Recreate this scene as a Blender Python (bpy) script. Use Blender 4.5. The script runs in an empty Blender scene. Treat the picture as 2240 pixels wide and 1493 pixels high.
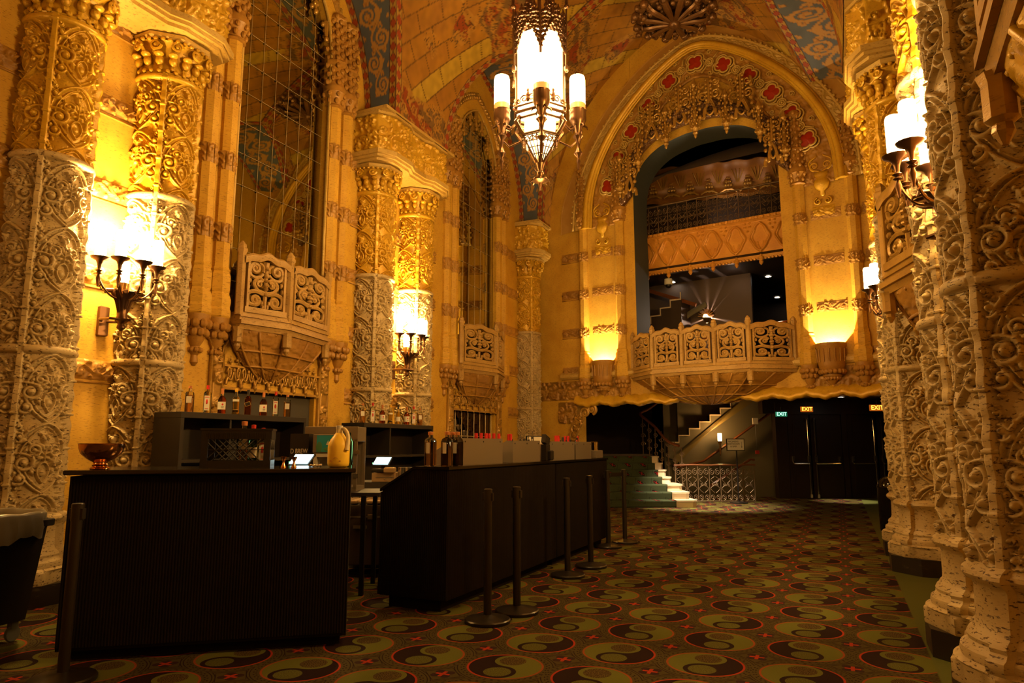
import bpy, math, random
import numpy as np
from mathutils import Vector, Matrix
random.seed(7); rng=np.random.RandomState(5)
PI=math.pi; R=math.radians
sc=bpy.context.scene; C=sc.collection
# ------------------------------------------------------------------ mesh builder
class MB:
    def __init__(s): s.V=[]; s.F=[]; s.n=0; s.UV=[]; s.M=None; s.st=[]
    def add(s,V,F):
        V=np.asarray(V,float)
        if s.M is not None: V=V@s.M[:3,:3].T+s.M[:3,3]
        s.V.append(V)
        if isinstance(F,np.ndarray): s.F.append(F+s.n)
        else: s.F.append([tuple(i+s.n for i in f) for f in F])
        s.n+=len(V); return s
    def push(s,M):
        s.st.append(s.M); M=np.array(M); s.M=M if s.M is None else s.M@M; return s
    def pop(s): s.M=s.st.pop(); return s
    def box(s,c,d,bev=0):
        x,y,z=c; a,b,h=d[0]/2,d[1]/2,d[2]/2
        if bev>0:
            e=min(bev,a*.45,b*.45,h*.45)
            pts=lambda k,q:[(-a+q,-b+q),(a-q,-b+q),(a-q,b-q),(-a+q,b-q)]
            V=[]
            for (zz,q) in ((-h,e),(-h+e,0),(h-e,0),(h,e)):
                for (px,py) in pts(0,q): V.append((x+px,y+py,z+zz))
            F=[(3,2,1,0),(12,13,14,15)]
            for k in range(3):
                for i in range(4):
                    j=(i+1)%4; F.append((k*4+i,k*4+j,k*4+4+j,k*4+4+i))
            return s.add(V,F)
        V=[(x+i*a,y+j*b,z+k*h) for k in(-1,1) for j in(-1,1) for i in(-1,1)]
        return s.add(V,[(0,2,3,1),(4,5,7,6),(0,1,5,4),(2,6,7,3),(0,4,6,2),(1,3,7,5)])
    def lathe(s,prof,c=(0,0,0),n=24,a0=0,a1=2*PI,cap=True,sx=1,sy=1,rot=0):
        full=abs(a1-a0-2*PI)<1e-6; m=n if full else n+1
        an=a0+rot+np.arange(m)*(a1-a0)/n
        P=np.array(prof,float); k=len(P)
        V=np.zeros((k,m,3)); V[:,:,0]=c[0]+P[:,0:1]*np.cos(an)*sx; V[:,:,1]=c[1]+P[:,0:1]*np.sin(an)*sy; V[:,:,2]=c[2]+P[:,1:2]
        F=[]
        for i in range(k-1):
            for j in range(n):
                j2=(j+1)%m; F.append((i*m+j,i*m+j2,(i+1)*m+j2,(i+1)*m+j))
        if cap and full:
            if P[0,0]>1e-5: F.append(tuple(range(m))[::-1])
            if P[-1,0]>1e-5: F.append(tuple(range((k-1)*m,k*m)))
        return s.add(V.reshape(-1,3),F)
    def ell(s,c,r,n=8,m=6,rot=None):
        if not hasattr(r,'__len__'): r=(r,r,r)
        V=[];F=[]
        for i in range(1,m):
            t=PI*i/m
            for j in range(n):
                p=2*PI*j/n; V.append((r[0]*math.sin(t)*math.cos(p),r[1]*math.sin(t)*math.sin(p),r[2]*math.cos(t)))
        V.append((0,0,r[2])); V.append((0,0,-r[2])); T=len(V)-2
        for i in range(m-2):
            for j in range(n): F.append((i*n+j,(i+1)*n+j,(i+1)*n+(j+1)%n,i*n+(j+1)%n))
        for j in range(n):
            F.append((T,j,(j+1)%n)); F.append((T+1,(m-2)*n+(j+1)%n,(m-2)*n+j))
        V=np.array(V)
        if rot is not None: V=V@np.array(rot).T
        return s.add(V+np.array(c),F)
    def tube(s,P,r,n=6,closed=False,cap=True,flat=1.0):
        P=np.array(P,float); k=len(P)
        if k<2: return s
        rr=np.full(k,r,float) if not hasattr(r,'__len__') else np.interp(np.linspace(0,1,k),np.linspace(0,1,len(r)),r)
        if closed: Tn=np.roll(P,-1,0)-np.roll(P,1,0)
        else: Tn=np.gradient(P,axis=0)
        Tn/=np.linalg.norm(Tn,axis=1)[:,None]+1e-12
        up=np.array((0,0,1.)) if abs(Tn[0][2])<.9 else np.array((0,1.,0))
        N=np.cross(Tn[0],up); N/=np.linalg.norm(N); Vs=[]
        for i in range(k):
            N=N-Tn[i]*N.dot(Tn[i]); N/=np.linalg.norm(N)+1e-12; B=np.cross(Tn[i],N)
            for j in range(n):
                a=2*PI*j/n; Vs.append(P[i]+rr[i]*(math.cos(a)*N+flat*math.sin(a)*B))
        F=[]
        for i in range(k if closed else k-1):
            i2=(i+1)%k
            for j in range(n): F.append((i*n+j,i*n+(j+1)%n,i2*n+(j+1)%n,i2*n+j))
        if cap and not closed: F.append(tuple(range(n))[::-1]); F.append(tuple(range((k-1)*n,k*n)))
        return s.add(Vs,F)
    def prism(s,poly,a,b,ax=1):
        n=len(poly); V=[]
        for t in (a,b):
            for (p,q) in poly: V.append({0:(t,p,q),1:(p,t,q),2:(p,q,t)}[ax])
        F=[tuple(range(n)),tuple(range(n,2*n))[::-1]]+[(i,i+n,(i+1)%n+n,(i+1)%n) for i in range(n)]
        return s.add(V,F)
    def grid(s,P):
        a,b=P.shape[:2]; I=np.arange(a*b).reshape(a,b)
        F=np.stack([I[:-1,:-1],I[1:,:-1],I[1:,1:],I[:-1,1:]],-1).reshape(-1,4)
        return s.add(P.reshape(-1,3),F)
    def build(s,name,mat,parent=None,smooth=True,ang=42,loc=None,rz=0,normals=True):
        me=bpy.data.meshes.new(name); V=np.concatenate(s.V).astype(np.float32)
        me.vertices.add(len(V)); me.vertices.foreach_set('co',V.ravel())
        L=[];T=[]
        for f in s.F:
            if isinstance(f,np.ndarray): L.append(f.ravel()); T.append(np.full(len(f),f.shape[1],np.int32))
            else:
                L.append(np.fromiter((i for q in f for i in q),np.int32)); T.append(np.array([len(q) for q in f],np.int32))
        L=np.concatenate(L).astype(np.int32); T=np.concatenate(T)
        me.loops.add(len(L)); me.loops.foreach_set('vertex_index',L)
        me.polygons.add(len(T)); st=np.concatenate(([0],np.cumsum(T)[:-1])).astype(np.int32)
        me.polygons.foreach_set('loop_start',st); me.polygons.foreach_set('loop_total',T.astype(np.int32))
        me.update(calc_edges=True)
        me.polygons.foreach_set('use_smooth',np.full(len(T),bool(smooth)))
        if smooth:
            if ang<179 and len(T)<60000: me.set_sharp_from_angle(angle=R(ang))
        ms=mat if isinstance(mat,(list,tuple)) else [mat]
        for m in ms: me.materials.append(M[m] if isinstance(m,str) else m)
        o=bpy.data.objects.new(name,me); C.objects.link(o)
        if parent is not None: o.parent=parent
        if loc: o.location=loc
        if rz: o.rotation_euler=(0,0,rz)
        return o
def Tm(x=0,y=0,z=0,rz=0,rx=0,ry=0,s=1):
    return np.array(Matrix.Translation((x,y,z))@Matrix.Rotation(rz,4,'Z')@Matrix.Rotation(ry,4,'Y')@Matrix.Rotation(rx,4,'X')@Matrix.Diagonal((s,s,s,1)) if not hasattr(s,'__len__') else
      Matrix.Translation((x,y,z))@Matrix.Rotation(rz,4,'Z')@Matrix.Rotation(ry,4,'Y')@Matrix.Rotation(rx,4,'X')@Matrix.Diagonal((*s,1)))
def thing(name,label,cat,loc=(0,0,0),rz=0,group=None):
    o=bpy.data.objects.new(name,None); C.objects.link(o); o.location=loc; o.rotation_euler=(0,0,rz); o.empty_display_size=.1
    o['label']=label; o['category']=cat
    if group: o['group']=group
    return o
def tag(o,label,cat,group=None,kind=None):
    o['label']=label; o['category']=cat
    if group: o['group']=group
    if kind: o['kind']=kind
    return o
def struct(o): o['kind']='structure'; return o
def dup(root,loc,rz=0,label=None,group=None,scale=None):
    def cp(o,par):
        c=o.copy(); C.objects.link(c)
        if par is not None: c.parent=par
        for ch in kids.get(o.name,[]): cp(ch,c)
        return c
    kids={}
    for o in list(C.objects):
        if o.parent is not None: kids.setdefault(o.parent.name,[]).append(o)
    r=cp(root,None); r.location=loc; r.rotation_euler=(0,0,rz)
    if label: r['label']=label
    if group: r['group']=group
    if scale: r.scale=scale
    return r
def text(s,size,mat,parent,loc,rx=PI/2,rz=0,name='lettering',ext=.0015,font_scale=1,align='CENTER'):
    cu=bpy.data.curves.new('lettering','FONT'); cu.body=s; cu.size=size; cu.extrude=ext; cu.align_x=align; cu.align_y='CENTER'
    t=bpy.data.objects.new('lettering',cu); C.objects.link(t); bpy.context.view_layer.update()
    me=bpy.data.meshes.new_from_object(t.evaluated_get(bpy.context.evaluated_depsgraph_get()))
    C.objects.unlink(t); bpy.data.objects.remove(t)
    me.materials.clear(); me.materials.append(M[mat])
    o=bpy.data.objects.new(name,me); C.objects.link(o); o.parent=parent; o.location=loc; o.rotation_euler=(rx,0,rz); o.scale=(font_scale,1,1)
    return o
# ------------------------------------------------------------------ materials
M={}
def nodemat(name):
    m=bpy.data.materials.new(name); m.use_nodes=True; nt=m.node_tree; b=nt.nodes['Principled BSDF']; M[name]=m; return m,nt,b
class NX:
    """tiny expression wrapper around math nodes"""
    def __init__(s,nt,sock): s.nt=nt; s.s=sock
    def _op(s,op,*o,clamp=False):
        n=s.nt.nodes.new('ShaderNodeMath'); n.operation=op; n.use_clamp=clamp
        for i,v in enumerate((s,)+o):
            if isinstance(v,NX): s.nt.links.new(v.s,n.inputs[i])
            else: n.inputs[i].default_value=v
        return NX(s.nt,n.outputs[0])
    def __add__(s,o): return s._op('ADD',o)
    def __radd__(s,o): return s._op('ADD',o)
    def __sub__(s,o): return s._op('SUBTRACT',o)
    def __rsub__(s,o): return (s*-1)+o
    def __mul__(s,o): return s._op('MULTIPLY',o)
    def __rmul__(s,o): return s._op('MULTIPLY',o)
    def __truediv__(s,o): return s._op('DIVIDE',o)
    def gt(s,o): return s._op('GREATER_THAN',o)
    def lt(s,o): return s._op('LESS_THAN',o)
    def abs(s): return s._op('ABSOLUTE')
    def floor(s): return s._op('FLOOR')
    def mod(s,o): return s._op('FLOORED_MODULO',o)
    def sqrt(s): return s._op('SQRT')
    def sin(s): return s._op('SINE')
    def min(s,o): return s._op('MINIMUM',o)
    def max(s,o): return s._op('MAXIMUM',o)
    def atan2(s,o): return s._op('ARCTAN2',o)
    def rng(s,a,b): return s.gt(a)*s.lt(b)
def mixc(nt,f,a,b):
    n=nt.nodes.new('ShaderNodeMix'); n.data_type='RGBA'
    for k,v in ((0,f),(6,a),(7,b)):
        if isinstance(v,NX): nt.links.new(v.s,n.inputs[k])
        elif isinstance(v,bpy.types.NodeSocket): nt.links.new(v,n.inputs[k])
        else: n.inputs[k].default_value=v if k==0 else (*v,1)
    return n.outputs[2]
def noise(nt,scale,detail=3,rough=.6,stretch=None,co='Object'):
    tc=nt.nodes.new('ShaderNodeTexCoord'); n=nt.nodes.new('ShaderNodeTexNoise'); n.inputs['Scale'].default_value=scale; n.inputs['Detail'].default_value=detail; n.inputs['Roughness'].default_value=rough
    if stretch:
        mp=nt.nodes.new('ShaderNodeMapping'); mp.inputs['Scale'].default_value=stretch; nt.links.new(tc.outputs[co],mp.inputs[0]); nt.links.new(mp.outputs[0],n.inputs[0])
    else: nt.links.new(tc.outputs[co],n.inputs[0])
    return NX(nt,n.outputs[0])
def ramp(nt,x,a,b):
    n=nt.nodes.new('ShaderNodeMapRange'); n.inputs[1].default_value=a; n.inputs[2].default_value=b; nt.links.new(x.s,n.inputs[0]); return NX(nt,n.outputs[0])
def simple(name,col,rough=.5,metal=0,spec=.5,emis=None,es=1,trans=0,alpha=1,ior=1.45):
    m,nt,b=nodemat(name); b.inputs['Base Color'].default_value=(*col,1); b.inputs['Roughness'].default_value=rough; b.inputs['Metallic'].default_value=metal
    b.inputs['Specular IOR Level'].default_value=spec; b.inputs['IOR'].default_value=ior
    if emis: b.inputs['Emission Color'].default_value=(*emis,1); b.inputs['Emission Strength'].default_value=es
    if trans: b.inputs['Transmission Weight'].default_value=trans
    return m
def stone(name,c1,c2,pit,rough=.6,spec=.4,metal=0,pits=.5,bump=.004,scale=1,streak=(1,1,3)):
    m,nt,b=nodemat(name)
    n1=noise(nt,2.2*scale,4,.6); n2=noise(nt,26*scale,4,.65,stretch=streak); n3=noise(nt,70*scale,2,.5,stretch=streak)
    col=mixc(nt,ramp(nt,n1,.35,.68),c1,c2)
    pf=ramp(nt,n2,.575,.635)*pits
    col=mixc(nt,pf,col,pit)
    nt.links.new(col,b.inputs['Base Color']); b.inputs['Roughness'].default_value=rough; b.inputs['Specular IOR Level'].default_value=spec; b.inputs['Metallic'].default_value=metal
    bp=nt.nodes.new('ShaderNodeBump'); bp.inputs['Distance'].default_value=bump; bp.inputs['Strength'].default_value=.8
    h=n3*.4-pf*1.0; nt.links.new(h.s,bp.inputs['Height']); nt.links.new(bp.outputs[0],b.inputs['Normal'])
    return m
stone('plaster',(.58,.45,.24),(.43,.31,.13),(.08,.032,.008),.5,.5,pits=.95)
stone('gilt',(.68,.42,.03),(.54,.30,.015),(.12,.04,.006),.36,.6,metal=.2,pits=.35,bump=.003)
stone('wall_stone',(.66,.40,.05),(.54,.30,.03),(.15,.06,.012),.6,.4,pits=.72,bump=.002,streak=(.7,.7,5))
stone('bronze_gilt',(.50,.30,.06),(.32,.17,.025),(.08,.028,.005),.30,.6,metal=.3,pits=.3,bump=.003)
stone('pale_gilt',(.60,.42,.12),(.46,.29,.06),(.11,.04,.008),.45,.5,pits=.5,bump=.003)
stone('umber_relief',(.46,.245,.045),(.31,.15,.025),(.06,.025,.01),.42,.5,pits=.3,bump=.003)
stone('black_marble',(.012,.008,.006),(.02,.014,.01),(.16,.11,.07),.35,.5,pits=.25,bump=0,scale=.25)
stone('cream_plaster',(.56,.34,.09),(.48,.27,.06),(.35,.19,.07),.6,.3,pits=.2,bump=.001)
stone('marble_step',(.62,.52,.38),(.55,.45,.32),(.4,.3,.2),.3,.5,pits=.3,bump=0)
simple('red_paint',(.33,.022,.004),.4)
simple('iron',(.17,.11,.06),.4,.4)
simple('lantern_bronze',(.14,.075,.04),.32,.85)
simple('black_paint',(.006,.0045,.004),.42,0,.4)
simple('black_plastic',(.010,.008,.007),.38,0,.5)
simple('bar_top',(.012,.009,.007),.12,0,.6)
simple('dark_wood',(.022,.011,.006),.5)
simple('wood_rail',(.16,.055,.02),.25)
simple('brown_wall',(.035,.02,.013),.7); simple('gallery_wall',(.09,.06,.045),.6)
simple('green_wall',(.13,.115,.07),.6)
simple('teal_jamb',(.045,.055,.055),.7)
simple('grey_panel',(.055,.052,.045),.7)
simple('shelf_black',(.017,.013,.010),.65)
simple('steel',(.26,.22,.17),.38,.5)
simple('steel_bright',(.6,.55,.48),.18,.9)
simple('brass',(.5,.3,.1),.25,.9)
simple('copper',(.66,.32,.12),.16,1)
simple('mirror',(.52,.49,.24),.015,1)
simple('lead',(.50,.42,.24),.4,.3)
stone('balcony_stone',(.50,.315,.095),(.37,.215,.055),(.09,.035,.008),.45,.5,pits=.6)
simple('label_white',(.75,.7,.6),.6); simple('label_red',(.6,.04,.03),.5); simple('label_black',(.02,.015,.015),.5); simple('label_gold',(.6,.38,.1),.4); simple('ink',(.03,.02,.02),.6)
simple('cap_orange',(.55,.2,.06),.5); simple('cap_red',(.55,.02,.015),.4); simple('cap_yellow',(.75,.42,.03),.4); simple('cap_black',(.015,.012,.012),.4)
simple('plastic_white',(.7,.66,.58),.4); simple('bag_plastic',(.20,.18,.14),.28,0,.6)
simple('juice',(1.0,.66,.06),.45,0,.4); simple('jug_clear',(.85,.72,.42),.35,0,.4)
simple('teal_print',(.03,.33,.42),.4); simple('green_print',(.08,.25,.12),.5); simple('box_dark',(.012,.008,.007),.5)
simple('road_case',(.035,.022,.015),.5); simple('case_lid',(.42,.28,.14),.35,.5)
simple('shade_glow',(.9,.8,.6),.5,emis=(1,.62,.25),es=22)
simple('shade_red',(.6,.1,.02),.4,emis=(1,.16,.03),es=2.2)
simple('lantern_glow',(.9,.85,.6),.5,emis=(1,.66,.3),es=26)
simple('lantern_soft',(.9,.85,.6),.5,emis=(1,.62,.24),es=9)
simple('spot_glow',(.9,.9,.85),.5,emis=(1,.88,.7),es=30)
simple('screen_glow',(.5,.7,.75),.3,emis=(.62,.95,1.0),es=2.6)
simple('exit_amber',(.8,.4,.05),.4,emis=(1,.42,.04),es=3.5); simple('exit_box',(.04,.02,.01),.5,emis=(1,.20,.01),es=.35)
simple('exit_green',(.3,.8,.6),.4,emis=(.45,1,.7),es=2.0); simple('exit_green_box',(.02,.08,.05),.4,emis=(.02,.25,.12),es=.5)
simple('bulb_green',(.1,.6,.2),.4,emis=(.2,1,.3),es=3)
simple('grille_dark',(.02,.015,.01),.25,.3)
def glass(name,col,rough=.02):
    m,nt,b=nodemat(name); b.inputs['Base Color'].default_value=(*col,1); b.inputs['Roughness'].default_value=rough; b.inputs['Transmission Weight'].default_value=1; b.inputs['IOR'].default_value=1.2
glass('glass_clear',(.95,.93,.85)); glass('liquid_amber',(.55,.12,.01)); glass('liquid_clear',(.92,.9,.8)); glass('liquid_gold',(.85,.6,.15)); glass('liquid_plum',(.72,.42,.22)); glass('glass_green',(.15,.3,.12)); 
# ribbed cloth-like bar skirt
def skirt():
    m,nt,b=nodemat('bar_skirt'); tc=nt.nodes.new('ShaderNodeTexCoord'); sp=nt.nodes.new('ShaderNodeSeparateXYZ'); nt.links.new(tc.outputs['Object'],sp.inputs[0])
    n=noise(nt,9,3); b.inputs['Roughness'].default_value=.8; b.inputs['Specular IOR Level'].default_value=.12
    nt.links.new(mixc(nt,ramp(nt,n,.3,.7),(.0050,.0032,.0026),(.0078,.005,.004)),b.inputs['Base Color'])
skirt()
# ------------------------------------------------------------------ relief tiles
class Tile:
    def __init__(s,W,H,nx,ny): s.W,s.H,s.nx,s.ny=W,H,nx,ny; s.h=np.zeros((ny,nx))
    def stamp(s,x,y,w,h,p=.5):
        dx=s.W/s.nx; dy=s.H/s.ny; i0=int(math.floor((x-w)/dx)); i1=int(math.ceil((x+w)/dx)); j0=int(math.floor((y-w)/dy)); j1=int(math.ceil((y+w)/dy))
        I=np.arange(i0,i1+1); J=np.arange(j0,j1+1)
        if not len(I) or not len(J): return
        d2=(((I*dx-x)**2)[None,:]+((J*dy-y)**2)[:,None])/(w*w)
        v=h*np.clip(1-d2,0,1)**p
        ix=np.ix_(J%s.ny,I%s.nx); s.h[ix]=np.maximum(s.h[ix],v)
    def curve(s,P,w,h,p=.5,mir=False):
        P=np.array(P,float); d=np.r_[0,np.cumsum(np.hypot(*np.diff(P,axis=0).T))]; L=d[-1]
        ww=(w,w) if not hasattr(w,'__len__') else w; hh=(h,h) if not hasattr(h,'__len__') else h
        st=min(ww)*.35+1e-4; k=max(2,int(L/st)); t=np.linspace(0,1,k)
        X=np.interp(t*L,d,P[:,0]); Y=np.interp(t*L,d,P[:,1]); Wd=np.interp(t,np.linspace(0,1,len(ww)),ww); Hh=np.interp(t,np.linspace(0,1,len(hh)),hh)
        for a,b,c,e in zip(X,Y,Wd,Hh):
            s.stamp(a,b,c,e,p)
            if mir: s.stamp(s.W-a,b,c,e,p)
    def dot(s,x,y,w,h,mir=False):
        s.stamp(x,y,w,h)
        if mir: s.stamp(s.W-x,y,w,h)
    def leaf(s,x,y,ang,L,w,h,mir=False):
        s.curve(bez((x,y),(x+L*.4*math.cos(ang+.5),y+L*.4*math.sin(ang+.5)),(x+L*math.cos(ang),y+L*math.sin(ang))),(w*.5,w,w*.25),(h*.6,h,h*.4),mir=mir)
    def sample(s,u,v):
        x=(u/s.W*s.nx)%s.nx; y=(v/s.H*s.ny)%s.ny; i=np.floor(x).astype(int)%s.nx; j=np.floor(y).astype(int)%s.ny; i2=(i+1)%s.nx; j2=(j+1)%s.ny; fx=x-np.floor(x); fy=y-np.floor(y)
        return (s.h[j,i]*(1-fx)+s.h[j,i2]*fx)*(1-fy)+(s.h[j2,i]*(1-fx)+s.h[j2,i2]*fx)*fy
def bez(*p,n=18):
    t=np.linspace(0,1,n)[:,None]; p=[np.array(q,float) for q in p]
    while len(p)>1: p=[p[i]*(1-t)+p[i+1]*t for i in range(len(p)-1)]
    return p[0]
def spiral(cx,cy,r0,turns,a0,sgn=1,r1=.18,n=46):
    t=np.linspace(0,1,n); a=a0+sgn*t*turns*2*PI; r=r0*(1-t*(1-r1)); return np.stack([cx+r*np.cos(a),cy+r*np.sin(a)],1)
def catm(pts,n=12,closed=False):
    P=[np.array(p,float) for p in pts]; out=[]; k=len(P)
    for i in range(k if closed else k-1):
        p0=P[(i-1)%k] if closed or i>0 else 2*P[0]-P[1]; p1=P[i]; p2=P[(i+1)%k]; p3=P[(i+2)%k] if closed or i+2<k else 2*P[-1]-P[-2]
        for t in np.linspace(0,1,n,endpoint=False):
            out.append(.5*((2*p1)+(-p0+p2)*t+(2*p0-5*p1+4*p2-p3)*t*t+(-p0+3*p1-3*p2+p3)*t**3))
    if not closed: out.append(P[-1])
    return np.array(out)
# column panel tile : W=.5 between ribs, H=.6
tc=Tile(.5,.6,160,192)
K=1.35
def cv(P,w,h,**k): tc.curve(P,w,tuple(x*K for x in h) if hasattr(h,'__len__') else h*K,mir=True,**k)
def dt(x,y,w,h): tc.dot(x,y,w,h*K,mir=True)
def lf(x,y,a,L,w,h): tc.leaf(x,y,a,L,w,h*K,mir=True)
cv(bez((.25,.59),(.12,.565),(.025,.43),(.012,.29)),.014,.022); cv(bez((.25,.562),(.165,.535),(.08,.42),(.062,.315)),.009,.015)
cv(bez((.015,.25),(.10,.20),(.075,.10),(.25,.0)),.013,.02); cv(bez((.06,.235),(.14,.19),(.12,.11),(.25,.035)),.008,.013)
cv(bez((.0,.325),(.06,.345),(.14,.34),(.18,.275)),.013,.022)
for cx,cy,r_,a_,sg in ((.100,.258,.072,.8,-1),(.075,.125,.062,2.2,1),(.165,.365,.052,-1.2,1),(.052,.475,.050,-.6,-1),(.036,.562,.034,1.6,1)):
    cv(spiral(cx,cy,r_,1.45,a_,sg),(r_*.30,r_*.20),(.028,.018)); dt(cx,cy,r_*.42,.036)
tc.curve([(.25,.28),(.25,.47)],.011,.03); tc.dot(.25,.48,.020,.045); tc.dot(.25,.40,.024,.038); tc.dot(.25,.17,.034,.018)
for a,yy in ((.9,.36),(.35,.33),(1.25,.42)): lf(.26,yy,a,.085,.02,.028)
lf(.25,.30,-.3,.075,.018,.022); lf(.14,.20,-.9,.065,.017,.022); lf(.19,.19,2.6,.055,.016,.02); lf(.11,.33,1.4,.06,.015,.022); lf(.02,.20,.6,.05,.014,.022)
cv(bez((.25,.26),(.19,.24),(.18,.16),(.25,.09)),.010,.018)
for k in range(10):
    x_,y_,a_=.02+rng.rand()*.21,.02+rng.rand()*.56,rng.rand()*6.28
    lf(x_,y_,a_,.035,.009,.013)
for x_,y_ in ((.02,.03),(.06,.045),(.13,.42),(.21,.50),(.17,.10),(.02,.39),(.11,.52)): dt(x_,y_,.013,.026)
# frieze scroll tile W=.36 H=.2
tf=Tile(.36,.2,120,66)
tf.curve([(x,.1+.045*math.sin(x/.36*2*PI)) for x in np.linspace(0,.36,40)],.010,.018)
for cx,cy,sg,a in ((.09,.075,1,1.5),(.27,.125,-1,-1.5)):
    tf.curve(spiral(cx,cy,.05,1.7,a,sg),(.013,.009),(.022,.016)); tf.dot(cx,cy,.018,.028)
for x,y,a in ((.02,.04,.6),(.17,.05,-.8),(.2,.16,2.5),(.34,.16,-2.4),(.14,.15,1.0),(.3,.05,-.6)): tf.leaf(x,y,a,.055,.014,.02)
for k in range(10): tf.dot(rng.rand()*.36,.02+rng.rand()*.16,.009,.014)
tf.h[:3]=.012; tf.h[-3:]=.012
# dense foliage tile .5x.5
td=Tile(.5,.5,130,130)
for k in range(46):
    x,y=rng.rand(2)*.5; a=rng.rand()*6.28
    if k%3==0: td.curve(spiral(x,y,.035+rng.rand()*.025,1.5,a,1 if k%2 else -1),(.013,.009),(.028,.018)); td.dot(x,y,.017,.034)
    elif k%3==1: td.leaf(x,y,a,.08,.02,.03)
    else: td.dot(x,y,.016+rng.rand()*.012,.034)
# rope / bead string W=.06
def relief(mb,P,Nrm,tile,L,Hh,nu,nv,amp=1,off=0,u0=0,v0=0,us=1,vs=1,edge=True):
    """P(u,v) position arrays; u in [0,L], v in [0,Hh]"""
    u,v=np.meshgrid(np.linspace(0,L,nu),np.linspace(0,Hh,nv)); h=tile.sample(u*us+u0,v*vs+v0)*amp+off
    if edge: h[0]=0;h[-1]=0;h[:,0]=0;h[:,-1]=0
    X=P(u,v); N=Nrm(u,v); mb.grid(X+N*h[...,None]); return mb
def flat_relief(mb,x0,z0,L,Hh,tile,res=.009,amp=1,off=.006,y=0,us=1,vs=1,u0=0,v0=0):
    relief(mb,lambda u,v:np.stack([x0+u,np.full_like(u,y),z0+v],-1),lambda u,v:np.stack([0*u,0*u-1,0*u],-1),tile,L,Hh,max(3,int(L/res)),max(3,int(Hh/res)),amp,off,u0,v0,us,vs); return mb
def clump(mb,c,d,n,r,seed=0,sq=(1,1,1)):
    g=np.random.RandomState(seed)
    for k in range(n):
        p=[c[i]+(g.rand()-.5)*d[i] for i in range(3)]; q=r*(.6+.8*g.rand()); mb.ell(p,(q*sq[0],q*sq[1],q*sq[2]*(.8+.6*g.rand())),7,5)
stone('orange_gilt',(.74,.36,.05),(.58,.25,.03),(.14,.05,.01),.35,.6,metal=.1,pits=.2,bump=.002)
simple('copper_rail',(.4,.12,.04),.15,.8); simple('bin_black',(.004,.004,.004),.08,0,.6); simple('grey_plate',(.12,.13,.12),.5); simple('olive_soffit',(.17,.125,.035),.5)
def scarpet():
    m,nt,b=nodemat('stair_carpet'); tcn=nt.nodes.new('ShaderNodeTexCoord'); sp=nt.nodes.new('ShaderNodeSeparateXYZ'); nt.links.new(tcn.outputs['Object'],sp.inputs[0]); X=NX(nt,sp.outputs[0]); Y=NX(nt,sp.outputs[1]); Z=NX(nt,sp.outputs[2])
    s=(Y*.35+Z+ .07); u=((X+s*.9)/.36).mod(1.0)-.5; v=(s/.30).mod(1.0)-.5; d=(u*.36).abs()+(v*.3).abs()
    f=noise(nt,160,2,.6); base=mixc(nt,f,(.024,.034,.016),(.05,.06,.03)); c=mixc(nt,d.rng(.11,.118),base,(.012,.012,.008)); r=((u*u*.13)+(v*v*.09)).sqrt(); c=mixc(nt,r.lt(.055),c,(.012,.006,.006))
    pl=((u*.36).abs()-(v*.3).abs()).abs().lt(.012)*r.lt(.045); c=mixc(nt,pl,c,(.20,.018,.012)); nt.links.new(c,b.inputs['Base Color']); b.inputs['Roughness'].default_value=.95; b.inputs['Specular IOR Level'].default_value=.1
scarpet()
# ------------------------------------------------------------------ place constants
XL=-6.6; XR=1.02; XC=-2.81; CX_L=-6.5; CX_R=.9
def bay_tf(side,y): # wall-local frame: x right seen from the hall, y into the wall
    return ((XL,y,0),PI/2) if side=='L' else ((XR,y,0),-PI/2)
AW=(-2.282,14.442,0); AWR=R(-9.8)
# ------------------------------------------------------------------ camera
cam=bpy.data.cameras.new('camera'); co=bpy.data.objects.new('camera',cam); C.objects.link(co); sc.camera=co
cam.sensor_width=36; cam.lens=1510/2240*36; cam.clip_start=.05; cam.clip_end=200
co.location=(0,0,1.33); co.rotation_euler=(R(90+8.5),0,R(25))
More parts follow.
